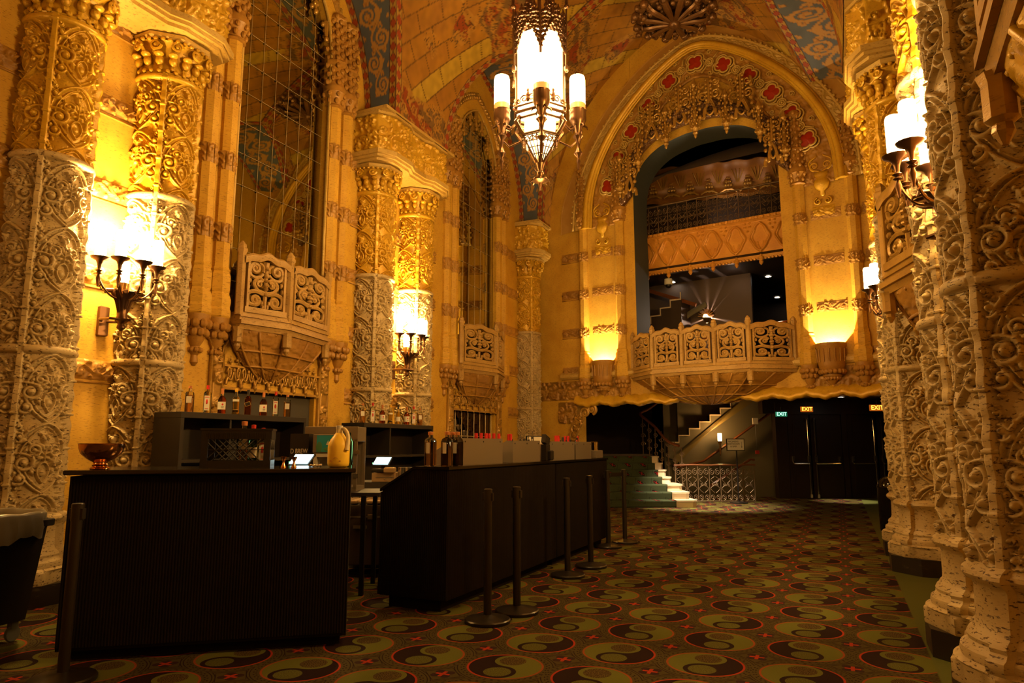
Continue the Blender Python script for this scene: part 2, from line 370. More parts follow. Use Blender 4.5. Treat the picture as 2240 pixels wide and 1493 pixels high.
# ------------------------------------------------------------------ carpet floor
def carpet():
    m,nt,b=nodemat('carpet'); tcn=nt.nodes.new('ShaderNodeTexCoord'); sp=nt.nodes.new('ShaderNodeSeparateXYZ'); nt.links.new(tcn.outputs['Object'],sp.inputs[0])
    X=NX(nt,sp.outputs[0]); Y=NX(nt,sp.outputs[1])
    px,py=.5465,.560
    gx=(X/px+.5*0+100.0); gy=((Y-4.285)/py+100.0)     # crosses at integer coords
    ax=gx.mod(1.0)-.5; ay=gy.mod(1.0)-.5; row=(gy.floor()).mod(2.0)  # medallion centre at 0
    x=ax*px; y=ay*py; r=(x*x+y*y).sqrt()
    dark=(.016,.006,.006); olive=(.10,.105,.020); brown=(.052,.041,.014); red=(.30,.030,.012); ochre=(.12,.085,.025); purple=(.028,.012,.014)
    sgn=row*2.0-1.0; xs=x*sgn; ys=y
    Rr=.225
    # yin yang: base split on xs, then heads
    side=xs.gt(0.0)
    dt=((x*x)+(y-Rr*.5)*(y-Rr*.5)).sqrt(); db=((x*x)+(y+Rr*.5)*(y+Rr*.5)).sqrt()
    s=side; s=s.max(dt.lt(Rr*.5)); s=s*(1.0-db.lt(Rr*.5))
    nz=noise(nt,190,1,.5); fl=noise(nt,3.0,2,.5); fz=noise(nt,300,2,.7)
    spk=nz.gt(.51)
    col=mixc(nt,s,dark,olive)
    e1=(dt/(Rr*.37)).lt(1.0); e2=(db/(Rr*.37)).lt(1.0)
    col=mixc(nt,e1*row*0+e1,col,mixc(nt,spk,dark,ochre))
    col=mixc(nt,e2,col,mixc(nt,spk,olive,brown))
    # outside
    tick=((x.atan2(y)*(40/(2*PI))).mod(1.0)).lt(.38)*r.rng(.247,.257); tick2=((x.atan2(y)*(36/(2*PI))).mod(1.0)).lt(.35)*r.rng(.263,.272)
    arc=r.rng(.287,.293)+r.rng(.304,.310)
    out=mixc(nt,fl,brown,(.066,.050,.017)); out=mixc(nt,(tick+tick2+arc).min(1.0),out,dark)
    # crosses at cell corners
    cx=.5-ax.abs(); cy=.5-ay.abs(); ux=cx*px; uy=cy*py
    dd=((ux-.032)*(ux-.032)+(uy-.032)*(uy-.032)).sqrt(); petal=dd.lt(.030)
    out=mixc(nt,petal,out,purple)
    plus=(ux.lt(.011)*uy.lt(.045)).max(uy.lt(.011)*ux.lt(.045))
    out=mixc(nt,plus,out,red)
    fr=((ux+uy)-.118).abs().lt(.003); out=mixc(nt,fr,out,dark)
    col=mixc(nt,r.gt(Rr),col,out); ringf=r.rng(Rr-.004,Rr+.009); lr=(xs*3.0+.55)
    col=mixc(nt,ringf,col,mixc(nt,ramp(nt,xs,-.1,.1)*.55,red,(.17,.07,.015)))
    # plain border along the right side and past the arch
    edge=ramp(nt,X,.445,.455)*(X.lt(6)); 
    col=mixc(nt,edge,col,mixc(nt,fl,(.085,.095,.022),(.10,.105,.028)))
    fzz=ramp(nt,fz,.2,.8)*.5+.72
    mm=nt.nodes.new('ShaderNodeMix'); mm.data_type='RGBA'; mm.blend_type='MULTIPLY'; mm.inputs[0].default_value=1; nt.links.new(col,mm.inputs[6]); nt.links.new(fzz.s,mm.inputs[7])
    nt.links.new(mm.outputs[2],b.inputs['Base Color']); b.inputs['Roughness'].default_value=.95; b.inputs['Specular IOR Level'].default_value=.1
    bp=nt.nodes.new('ShaderNodeBump'); bp.inputs['Distance'].default_value=.002; nt.links.new(fz.s,bp.inputs['Height']); nt.links.new(bp.outputs[0],b.inputs['Normal'])
carpet()
m=MB(); m.box((-3,8.5,-.05),(19,29,.1)); struct(m.build('floor','carpet',smooth=False))
# ------------------------------------------------------------------ vaulted ceiling
def hm(x,a=3.2,rise=4.2,sp=6.5):
    c=(rise*rise-a*a)/(2*a); Rr=a+c; t=np.clip(np.abs(x-XC),0,a); return sp+np.sqrt(np.maximum(Rr*Rr-(t+c)**2,0))
def hm_inv(z,a=3.2,rise=4.2,sp=6.5): # |x-XC| at height z
    c=(rise*rise-a*a)/(2*a); Rr=a+c; return np.sqrt(np.maximum(Rr*Rr-(np.clip(z,sp,sp+rise)-sp)**2,0))-c
BAYS=[(-3.9,1.75,2.6),(1.75,1.85,2.7),(6.8,1.72,2.65),(12.38,2.2,2.9)]
def hc(t,a,rise,sp=6.5):
    c=max((rise*rise-a*a)/(2*a),0.001); Rr=a+c; return sp+np.sqrt(np.maximum(Rr*Rr-(np.clip(np.abs(t),0,a)+c)**2,0))
def hc_inv(z,a,rise,sp=6.5):
    c=max((rise*rise-a*a)/(2*a),.001); Rr=a+c; return np.sqrt(np.maximum(Rr*Rr-(z-sp)**2,0))-c
BLUE=np.array((.105,.14,.20)); CREAM=np.array((.50,.33,.12)); REDD=np.array((.42,.07,.02)); YEL=np.array((.55,.36,.07)); ORG=np.array((.50,.24,.055)); DK=np.array((.07,.03,.02)); BR=np.array((.30,.15,.05)); GOLDW=np.array((.50,.25,.045))
tb=Tile(.7,.5,210,150)  # scrollwork for the blue severies
for k,(cx,cy,sg) in enumerate(((.175,.16,1),(.525,.34,-1))):
    tb.curve(spiral(cx,cy,.15,1.9,1.2 if sg>0 else -1.9,sg,.12,90),(.03,.016),(1,.8),.3); tb.dot(cx,cy,.035,1)
    for a in (0,1.4,2.9,4.3): tb.curve(spiral(cx+.17*math.cos(a),cy+.17*math.sin(a),.045,1.2,a,sg,.3,30),(.016,.01),(.9,.7),.3)
tb.curve([(x,.25+.09*math.sin(x/.7*2*PI)) for x in np.linspace(0,.7,60)],.018,.9,.3)
tmur=Tile(1.2,1.2,300,300)
for k in range(70):
    x,y=rng.rand(2)*1.2; a=rng.rand()*6.28
    if k%2: tmur.curve(spiral(x,y,.05+rng.rand()*.09,1.6,a,1 if k%4==1 else -1),(.016,.010),(1,.8),.3)
    else: tmur.leaf(x,y,a,.2,.03,1)
def lerpc(a,b,t): return a*(1-t[...,None])+b*t[...,None]
def border(col,s,w,wid,c1,c2):  # w: 0..1 across strip where mask, s along
    f=(s/(wid*1.25))%1.0; d=np.abs(f-.5)*2+np.abs(w-.5)*1.7; m=(w>0)&(w<1)
    col[m]=c2; col[m&(d<.95)]=DK; col[m&(d<.82)]=c1; e=m&((w<.09)|(w>.91)); col[e]=DK
def smooth_noise(a,b,f,seed=0):
    g=np.random.RandomState(seed); G=g.rand(64,64); x=a*f; y=b*f; i=np.floor(x).astype(int); j=np.floor(y).astype(int); fx=x-i; fy=y-j; fx=fx*fx*(3-2*fx); fy=fy*fy*(3-2*fy)
    q=lambda ii,jj:G[ii%64,jj%64]
    return (q(i,j)*(1-fx)+q(i+1,j)*fx)*(1-fy)+(q(i,j+1)*(1-fx)+q(i+1,j+1)*fx)*fy
vm=MB(); cols=[]
def addv(P,col):
    vm.grid(P); cols.append(np.clip(col,0,1).reshape(-1,3))
def mural(s,yy,half,seed):
    n1=smooth_noise(s+seed*3,yy+9,1.6,seed); n2=smooth_noise(s+5,yy+seed,4.,seed+1); n3=smooth_noise(s,yy+3,11.,seed+2)
    col=lerpc(np.broadcast_to(GOLDW,s.shape+(3,)),np.broadcast_to(np.array((.40,.19,.05)),s.shape+(3,)),np.clip(n2*1.2-.1,0,1))
    # masonry joints on a slant
    u=(s*.75+yy*.66)/.62; v=(-s*.66+yy*.75)/.34; jl=(np.abs((v%1)-.5)>.47)|(np.abs(((u+.5*np.floor(v))%1)-.5)>.483)
    col[jl]=np.array((.16,.08,.03))
    pale=((np.floor(v)%5)==2)&~jl; col[pale]=np.array((.58,.40,.08))
    mk=(n1<.47); reg=lerpc(np.broadcast_to(np.array((.22,.13,.075)),s.shape+(3,)),np.broadcast_to(np.array((.34,.07,.025)),s.shape+(3,)),np.clip((n2-.45)*6,0,1)); col[mk]=reg[mk]
    fold=(np.abs(((s*1.3+yy*3.1+n2*2.5)%.5)-.25)>.215)&mk; col[fold]=np.array((.10,.045,.03))
    h=tmur.sample(s%1.2,yy%1.2); low=np.clip(1.25-(s-1.2)*.8,0.25,1)*(n3*.5+.75); msk=(h>.35)&((n1<.56))
    col[msk]=(np.array((.50,.27,.08))*1.0); ed=(h>.05)&(h<=.35)&(n1<.56); col[ed]=np.array((.11,.05,.025))
    col*=(.82+.3*n3)[...,None]*np.array((1.12,1.12,.7))
    return col
a_m=3.2
# arc parametrisation of the main barrel
xs_=np.linspace(a_m,0,1400); zs_=hm(XC+xs_); d_=np.r_[0,np.cumsum(np.hypot(np.diff(xs_),np.diff(zs_)))]
SL=d_[-1]; ns=int(SL/.028); sv=np.linspace(0,SL,ns); xv=np.interp(sv,d_,xs_); zv=np.interp(sv,d_,zs_)
pairs=[-1.1,4.28,9.28,14.95]
def reach(i,side): # distance from pair centre to the groin, per s
    Yp=pairs[i]; bi=i if side<0 else i+1
    if bi>=len(BAYS): return np.full(ns,.55)
    bc,ba,br=BAYS[bi]; zc=6.5+np.minimum(zv-6.5,br-1e-4); t=np.where(zv-6.5<br,hc_inv(zc,ba,br),0); yg=bc-t if side>0 else bc+t
    return np.abs(yg-Yp)
for sgn in (-1,1):
    for i,Yp in enumerate(pairs):
        lo=Yp-reach(i,-1); hi=Yp+reach(i,1); nw=150
        w=np.linspace(0,1,nw); Y=lo[:,None]*(1-w)+hi[:,None]*w; S=np.broadcast_to(sv[:,None],Y.shape); X=np.broadcast_to((XC+sgn*xv)[:,None],Y.shape); Z=np.broadcast_to(zv[:,None],Y.shape)
        col=mural(S+sgn*1.7+i*2.3,Y+20,1,3+i+(sgn>0)*7)
        wd=(hi-lo)[:,None]; dl=w[None,:]*wd; dh=(1-w)[None,:]*wd; bw=.15
        border(col,S,dl/bw,bw,REDD,YEL); border(col,S,dh/bw,bw,REDD,CREAM)
        addv(np.stack([X,Y,Z],-1),col)
    for bi,(bc,ba,br) in enumerate(BAYS):
        for half in (-1,1):
            ts=np.linspace(ba,0,500); zz=hc(ts,ba,br); dd=np.r_[0,np.cumsum(np.hypot(np.diff(ts),np.diff(zz)))]; n=int(dd[-1]/.028); s=np.linspace(0,dd[-1],n)
            t=np.interp(s,dd,ts); z=np.interp(s,dd,zz); xg=hm_inv(z)-.0; x0=a_m+.60; nw=110; w=np.linspace(0,1,nw)
            xx=x0*(1-w)[None,:]+xg[:,None]*w[None,:]; X=XC+sgn*xx; Y=np.broadcast_to((bc+half*t)[:,None],X.shape); Z=np.broadcast_to(z[:,None],X.shape); S=np.broadcast_to(s[:,None],X.shape)
            wid=(x0-xg)[:,None]; dist=x0-xx; bw=.13
            nz=smooth_noise(S*2,dist*2+3,3,bi)
            col=lerpc(np.broadcast_to(BLUE,X.shape+(3,)),np.broadcast_to(BLUE*1.3,X.shape+(3,)),nz)
            vv=np.clip((dist-bw)/np.maximum(wid-2*bw,.05),0,.999); sc_=np.clip(wid/.9,.5,1.6)
            h=tb.sample((S/1.0)%.7,vv*.5); mk=(h>.25)&(vv>.02)&(vv<.98)&(S>.35); col[mk]=ORG*1.05; mk2=mk&(h>.7); col[mk2]=np.array((.62,.36,.10)); mk3=(h>.02)&(h<=.25)&(vv>.02)&(vv<.98)&(S>.35); col[mk3]=np.array((.20,.13,.06))
            border(col,S,dist/bw,bw,REDD,CREAM); border(col,S,(wid-dist)/bw,bw,REDD,YEL)
            addv(np.stack([X,Y,Z],-1),col)
m_,nt,b=nodemat('vault_paint'); at=nt.nodes.new('ShaderNodeAttribute'); at.attribute_name='paint'; nt.links.new(at.outputs['Color'],b.inputs['Base Color']); b.inputs['Roughness'].default_value=.6
o=vm.build('ceiling','vault_paint',ang=180); struct(o)
ca=o.data.color_attributes.new('paint','FLOAT_COLOR','POINT'); cc=np.concatenate(cols); ca.data.foreach_set('color',np.c_[cc*np.array((.68,.66,.62)),np.ones(len(cc))].astype(np.float32).ravel())
# ------------------------------------------------------------------ walls
def sliced_wall(mb,xs,solids,y=0):
    """front face only; solids(x)->list of (z0,z1); xs breakpoints"""
    for a,b in zip(xs[:-1],xs[1:]):
        e=1e-5; A=solids(a+e); B=solids(b-e)
        for (a0,a1),(b0,b1) in zip(A,B):
            if max(a1-a0,b1-b0)>1e-3: mb.add([(a,y,a0),(b,y,b0),(b,y,b1),(a,y,a1)],[(0,1,2,3)])
def jamb(mb,P,y0,y1):
    P=np.array(P); n=len(P); V=[(p[0],y0,p[1]) for p in P]+[(p[0],y1,p[1]) for p in P]; mb.add(V,[(i,i+1,i+1+n,i+n) for i in range(n-1)])
def parch(x,a,sp,rise):
    c=max((rise*rise-a*a)/(2*a),.001); Rr=a+c; return sp+math.sqrt(max(Rr*Rr-(min(abs(x),a)+c)**2,0))
def side_wall(side):
    bays=[(6.8,.84,.80),(12.38,.90,.9)] if side=='L' else [(7.15,.84,.8),(2.4,.84,.8)]
    y0,y1=-5.,15.6
    m=MB(); org,rz=bay_tf(side,0); sg=1 if side=='L' else -1
    top=9.6; bk=[y0*sg,y1*sg]
    holes=[]
    for c,w,nw in bays:
        nw=nw if side=='L' else .0; c=c*sg; holes.append((c,w,nw)); bk+=([c-nw,c+nw] if nw else [])+list(np.linspace(c-w,c+w,31))
    bk=sorted(bk)
    def sol(x):
        for c,w,nw in holes:
            if abs(x-c)<w: return [(2.02 if abs(x-c)<nw else 0,2.86),(parch(x-c,w,7.2,1.25),top)]
            if abs(x-c)<nw: return [(2.02,top)]
        return [(0,top)]
    sliced_wall(m,bk,sol)
    for c,w,nw in holes:
        xs=np.linspace(-w,w,31); jamb(m,[(c-w,2.86)]+[(c+x,parch(x,w,7.2,1.25)) for x in xs]+[(c+w,2.86),(c-w,2.86)],0,.12)
        if nw: jamb(m,[(c-nw,0),(c-nw,2.02),(c+nw,2.02),(c+nw,0)],0,.14)
    o=m.build('wall_left' if side=='L' else 'wall_right','wall_stone',smooth=False); o.location=org; o.rotation_euler=(0,0,rz); struct(o)
    # carved string courses on the wall face, parts of the wall
    segs=[(-4.9,-1.7),(-.4,.5),(2.0,5.35),(8.25,10.75),(13.95,14.9)] if side=='L' else [(3.6,6.05),(8.25,10.2),(10.2,14.2),(-1,1.2)]
    fz=MB()
    for a,b in segs:
        for z in (2.06,3.0,3.9,4.8,5.7):
            a_,b_=(a,b) if side=='L' else (-b,-a); flat_relief(fz,a_,z-.1,b_-a_,.2,tf,.013 if side=='L' and a<9 else .018,2.0,.008,us=1)
            fz.box(((a_+b_)/2,-.006,z-.125),(b_-a_,.02,.018))
    fz.build('frieze','umber_relief',o,ang=180)
    return o
wl=side_wall('L'); wr=side_wall('R')
# back closing wall behind the camera (the lobby goes on; plain stone)
m=MB(); m.box((XC,-5.05,4.7),(9,.1,9.4)); struct(m.build('wall_front','wall_stone',smooth=False))
# ------------------------------------------------------------------ columns
def column_mesh():
    n=416; nz=900; th=np.linspace(0,2*PI,n+1); z=np.linspace(.75,5.25,nz)
    q=((th-PI/4)/(PI/2))%1.0; T,Z=np.meshgrid(q,z); TH0=np.broadcast_to(th,T.shape)
    zt=np.where(Z<2.15,2.15,np.where(Z<3.9,3.9,5.25)); v=.6-((zt-.03-Z)%.6)
    h=tc.sample(T*.5,v)*1.35-.010; pn=smooth_noise(T*40+np.floor(TH0/(PI/2))*7,Z*60,1.0,9); h=h-np.where(pn>.78,(pn-.78)*.03,0)
    # alternate the motif a little by quarter so that it is not a wallpaper
    TH=np.broadcast_to(th,T.shape); ed=np.minimum(T,1-T)*.46
    r=.278+.028*np.sin(PI*T)**.6+h
    wob=.006*np.sin(Z*21+TH*3)+.004*np.sin(Z*47)
    r=np.where(ed<.021,.345+wob,np.where(ed<.028,.31,r))
    bead=np.abs(((Z+.05)%.30)-.15)<.010; r=np.where((ed<.026)&bead,.36,r)
    for zr in (2.15,3.9,5.22):
        d=np.abs(Z-zr)/.036; k=d<1; rr=.318+.036*np.sqrt(np.clip(1-d*d,0,1)); r=np.where(k&(ed>.021),np.maximum(r*.0+rr,0),r)
    P=np.stack([r*np.cos(TH),r*np.sin(TH),Z],-1); return z,P
zc_,Pc=column_mesh()
def shaft_objs():
    k=np.searchsorted(zc_,3.93)
    a=MB(); a.grid(Pc[:k+1][:, ::-1]); b=MB(); b.grid(Pc[k:][:, ::-1]); return a,b
def column_proto(name,label,upper='gilt'):
    t=thing(name,label,'column')
    p=MB(); p.lathe([(.47,0),(.47,.17)],n=8,rot=PI/8); p.build('plinth','black_marble',t,smooth=False)
    b=MB(); n=128; th=np.linspace(0,2*PI,n+1); q=((th-PI/4)/(PI/2))%1; ed=np.minimum(q,1-q)
    prof=[(.445,.17),(.45,.18),(.45,.27),(.435,.285),(.40,.30),(.405,.32),(.40,.345),(.375,.36),(.365,.38),(.37,.40),(.36,.42),(.335,.44),(.325,.47),(.32,.64),(.33,.66),(.36,.68),(.37,.70),(.365,.72),(.34,.74),(.31,.755)]
    P=np.zeros((len(prof),n+1,3))
    for i,(r,z) in enumerate(prof):
        oc=np.cos(PI/8)/np.cos(((th)%(PI/4))-PI/8) if z<.285 else 1.0
        rr=r*oc+np.where(ed<.07,.045 if z>.29 else 0.0,0)
        P[i,:,0]=rr*np.cos(th); P[i,:,1]=rr*np.sin(th); P[i,:,2]=z
    b.grid(P[:,::-1]); b.build('base','plaster',t,ang=35)
    a,u=shaft_objs(); a.build('shaft','plaster',t,ang=180); u.build('upper_shaft',upper,t,ang=180)
    c=MB(); c.lathe([(.31,5.23),(.335,5.27),(.30,5.29),(.30,5.42),(.34,5.54),(.40,5.60),(.30,5.60)],n=32)
    for k in range(26): an=k*2*PI/26; c.ell((.335*math.cos(an),.335*math.sin(an),5.28),(.026,.026,.028),6,5)
    for k in range(16):
        an=(k+.5)*2*PI/16; ca_,sa=math.cos(an),math.sin(an)
        c.ell((.33*ca_,.33*sa,5.40),(.045,.045,.06),8,6); c.ell((.365*ca_,.365*sa,5.455),(.05,.05,.032),8,6); c.ell((.30*ca_,.30*sa,5.34),(.03,.03,.05),6,5)
    for k in range(12):
        an=k*2*PI/12; ca_,sa=math.cos(an),math.sin(an)
        sp=spiral(0,0,.058,1.5,0,1 if k%2 else -1,.25,20); ct=(.385*ca_,.385*sa,5.535)
        c.tube([(ct[0]-sa*p[0]+ca_*.02,ct[1]+ca_*p[0]+sa*.02,ct[2]+p[1]) for p in sp],(.018,.013),5); c.ell((ct[0]+ca_*.02,ct[1]+sa*.02,ct[2]),.024,6,5)
    for k in range(36): an=k*2*PI/36; c.ell((.41*math.cos(an),.41*math.sin(an),5.60),(.026,.026,.022),6,5)
    c.build('capital',upper if upper!='plaster' else 'gilt',t)
    ab=MB(); ab.lathe([(.38,5.60),(.42,5.615),(.44,5.64),(.44,5.675),(.40,5.69)],n=8,rot=PI/8); ab.build('abacus','pale_gilt',t,smooth=False)
    return t
LC=[(CX_L,3.75,'nearest carved column on the left wall, partly in shadow beside the grey trash cart'),(CX_L,4.9,'carved column left of the first mirror, lit white by the near wall sconce'),
    (CX_L,8.72,'carved column just past the first mirror balcony, behind the second back bar'),(CX_L,9.88,'carved column with a bright sconce, left of the far mirror balcony'),
    (CX_L,14.75,'farthest left carved column in the corner beside the great arch')]
RC=[(CX_R,4.27,'nearest right carved column, pitted plaster cropped by the picture edge'),(CX_R,5.5,'right carved column carrying the brightest sconce, black marble plinth'),(CX_R-.02,8.8,'far right carved column by the black bin, partly hidden by the balcony'),(CX_R-.02,9.95,'carved column hidden behind the far right column beside the arch')]
col0=column_proto('carved_column',LC[0][2]); col0.location=(LC[0][0],LC[0][1],0); col0['group']='carved columns of the lobby'
for x,y,l in LC[1:]+RC: dup(col0,(x,y,0),0,l,'carved columns of the lobby')
# impost blocks over the column pairs
def impost(side,y,label,single=False):
    org,rz=bay_tf(side,y); t=thing('impost_block',label,'impost',org,rz,'impost blocks over the column pairs')
    hw=.4 if single else 1.0; ms=MB(); bd=MB()
    def foot(pr,e): 
        if single: return [(-hw-e,.1),(-hw-e,-.36-e),(-.2,-pr-e),(.2,-pr-e),(hw+e,-.3-e),(hw+e,.1)]
        return [(-hw-e,.1),(-hw-e,-.42-e),(-.8,-pr-e),(-.36,-pr-e),(-.2+e*.4,-.50-e),(.2-e*.4,-.50-e),(.36,-pr-e),(.8,-pr-e),(hw+e,-.42-e),(hw+e,.1)]
    for e,z0,z1 in ((0,5.69,5.73),(.05,5.73,5.77),(.08,5.77,5.84),(.03,5.84,5.87),(.04,6.44,6.50)): ms.prism(foot(.58,e),z0,z1,2)
    ms.build('moulding','pale_gilt',t,smooth=False); ms=MB(); ms.box((0,-.27,6.51),(2*hw+.1,.70,.05)); ms.build('top_slab','pale_gilt',t,smooth=False)
    f=foot(.56,0); bd.prism(f,5.86,6.45,2)
    for (a,b) in zip(f[:-1],f[1:]):
        a=np.array(a);b=np.array(b); L=np.linalg.norm(b-a); d=(b-a)/L; nn=np.array((d[1],-d[0]))
        if nn[1]>.5: nn=-nn
        relief(bd,lambda u,v:np.stack([a[0]+d[0]*u,a[1]+d[1]*u,5.87+v],-1),lambda u,v:np.stack([0*u+nn[0],0*u+nn[1],0*u],-1),td,L,.57,max(4,int(L/.014)),40,1.6,.008)
    bd.build('carved_block','gilt',t,ang=180)
impost('L',4.32,'gilded carved block over the nearest pair of left columns'); impost('L',9.3,'gilded carved block over the middle pair of left columns'); impost('L',14.75,'gilded carved block over the far corner column',True)
impost('R',4.88,'gilded carved block over the nearest pair of right columns'); impost('R',9.37,'gilded carved block over the far pair of right columns by the arch')
stone('umber_dark',(.17,.085,.03),(.10,.045,.015),(.04,.015,.005),.3,.6,metal=.4,pits=.2,bump=.002)
# ------------------------------------------------------------------ pilasters
def octo(mb,prof,c=(0,0)):
    # half-octagonal engaged shaft: lathe with 8 sides, back half is inside the wall
    mb.lathe(prof,(c[0],c[1],0),n=8,rot=PI/8)
def pilaster_proto():
    t=thing('pilaster','','pilaster'); a=MB()
    octo(a,[(.15,2.80),(.17,2.83),(.17,2.90),(.155,2.94),(.165,2.99),(.165,3.04),(.135,3.12),(.145,3.15),(.145,3.33),(.125,3.37),(.135,3.40),(.115,3.43),(.115,6.36)],(0,0)); a.build('shaft','wall_stone',t,smooth=False)
    for z in (3.85,4.75,5.65):
        b=MB()
        for k in range(8):
            an=-PI/2+(k-3.5)*PI/4
            if math.sin(an)>.1: continue
            c_,s_=math.cos(an),math.sin(an); r=.110
            relief(b,lambda u,v:np.stack([c_*r-s_*(u-.04),s_*r+c_*(u-.04),z+v-.12],-1),lambda u,v:np.stack([0*u+c_,0*u+s_,0*u],-1),tf,.08,.24,8,22,1.2,.004,v0=0,vs=.8,u0=k*.07)
        b.build('carved_block','umber_relief',t,ang=180)
    c=MB()
    c.lathe([(.12,6.34),(.15,6.36),(.12,6.40),(.14,6.50),(.18,6.58),(.17,6.60),(.18,6.64),(.16,6.68),(.14,6.74),(.13,7.5),(.08,7.75),(.02,7.85)],n=12)
    for k in range(8):
        for zz,rr,q in ((6.44,.14,.032),(6.54,.165,.03)): an=k*PI/4+zz; c.ell((rr*math.cos(an),rr*math.sin(an),zz),(q,q,q*1.4),6,5)
    for i,zz in enumerate(np.linspace(6.72,7.8,17)):
        rr=.145 if i%4 else .17
        if zz>7.5: rr*=.8
        for k in range(6):
            an=k*PI/3+i*.5; c.ell((rr*math.cos(an),rr*math.sin(an),zz),(.035,.035,.045),6,5)
    c.lathe([(.15,7.0),(.19,7.03),(.19,7.07),(.15,7.10)],n=8); c.lathe([(.10,7.72),(.15,7.78),(.12,7.86),(.03,7.94)],n=8)
    c.build('finial_capital','umber_relief',t)
    d=MB()
    d.lathe([(.02,2.22),(.05,2.26),(.04,2.34),(.07,2.38),(.055,2.44),(.09,2.50),(.12,2.60),(.15,2.74),(.16,2.81)],n=10)
    for k in range(10):
        an=k*PI/5
        for rr,zz,q in ((.14,2.70,.05),(.115,2.60,.045),(.07,2.40,.03)): d.ell((rr*math.cos(an+zz),rr*math.sin(an+zz),zz),(q,q,q*1.1),7,5)
    d.build('corbel','umber_relief',t)
    return t
pil=pilaster_proto(); first=[True]
def put_pil(tf_,x,label,sc_=1.0,dy=0.0):
    (ox,oy,_),rz=tf_; px=ox+x*math.cos(rz)-dy*math.sin(rz)*1; py=oy+x*math.sin(rz)+dy*math.cos(rz)
    if first[0]: pil.location=(px,py,0); pil.rotation_euler=(0,0,rz); pil['label']=label; pil['group']='half-octagonal pilasters'; first[0]=False; return pil
    return dup(pil,(px,py,0),rz,label,'half-octagonal pilasters')
def bay_pils(side,y,where):
    tf_=bay_tf(side,y)
    for x,n in ((-1.25,'outer near-side'),(-.97,'inner near-side'),(.97,'inner far-side'),(1.25,'outer far-side')):
        xx=x if side=='L' else -x
        put_pil(tf_,xx,f'{n} pilaster framing the {where}, gilded finial on top')
bay_pils('L',6.8,'first mirror on the left wall'); bay_pils('L',12.38,'far mirror on the left wall'); bay_pils('R',7.15,'bay above the right wall balcony')
for x,n in ((-2.86,'far left'),(-1.93,'left inner'),(1.93,'right inner'),(2.86,'far right')):
    put_pil((AW,AWR),x,f'{n} pilaster of the great end arch, octagonal shaft with bronze finial',dy=-.02)
# ------------------------------------------------------------------ balconies
def pierced(mb,w,h):
    """scroll panel in x[-w/2,w/2], z[0,h], thickness about y=0"""
    s=w/.62; q=lambda P:[(p[0]*s,0,p[1]*h/.72) for p in P]
    for m in (-1,1):
        f=lambda P:q([(m*a,b) for a,b in P])
        mb.tube(f(spiral(.185,.60,.085,1.6,-.3,1)),(.032,.02),6); mb.ell((m*.185*s,-.01,.60*h/.72),(.03*s,.035,.03),7,5)
        mb.tube(f(bez((.27,.58),(.30,.42),(.10,.44),(.05,.54))),(.026,.02),6)
        mb.tube(f(bez((.05,.56),(.02,.66),(.10,.70),(.12,.68))),.02,5)
        mb.tube(f(catm([(.02,.24),(.13,.27),(.195,.37),(.12,.46),(.045,.43)],8)),.024,6)
        mb.tube(f(spiral(.10,.37,.05,1.3,2.5,-1)),(.022,.015),5); mb.ell((m*.09*s,-.01,.37*h/.72),(.025*s,.03,.025),6,5)
        mb.tube(f(catm([(.03,.22),(.16,.25),(.28,.20),(.27,.06),(.16,.035)],8)),(.028,.024),6)
        mb.tube(f(spiral(.165,.115,.075,1.6,-1.4,-1)),(.03,.018),6); mb.ell((m*.165*s,-.01,.115*h/.72),(.028*s,.035,.028),7,5)
        for a,b in ((.29,.47),(.26,.40),(.28,.30),(.30,.02),(.04,.02),(.29,.69),(.06,.08)): mb.ell((m*a*s,0,b*h/.72),(.026*s,.03,.034),6,5)
    mb.tube(q([(0,0),(0,.2)]),(.02,.028),6); mb.tube(q([(0,.24),(0,.50)]),(.022,.03),6); mb.tube(q([(0,.52),(0,.72)]),(.028,.04),6)
    for b,r_ in ((.22,.04),(.30,.03),(.36,.042),(.43,.03),(.51,.045),(.62,.036)): mb.ell((0,-.01,b*h/.72),(r_*s,.045,r_*.8),8,5)
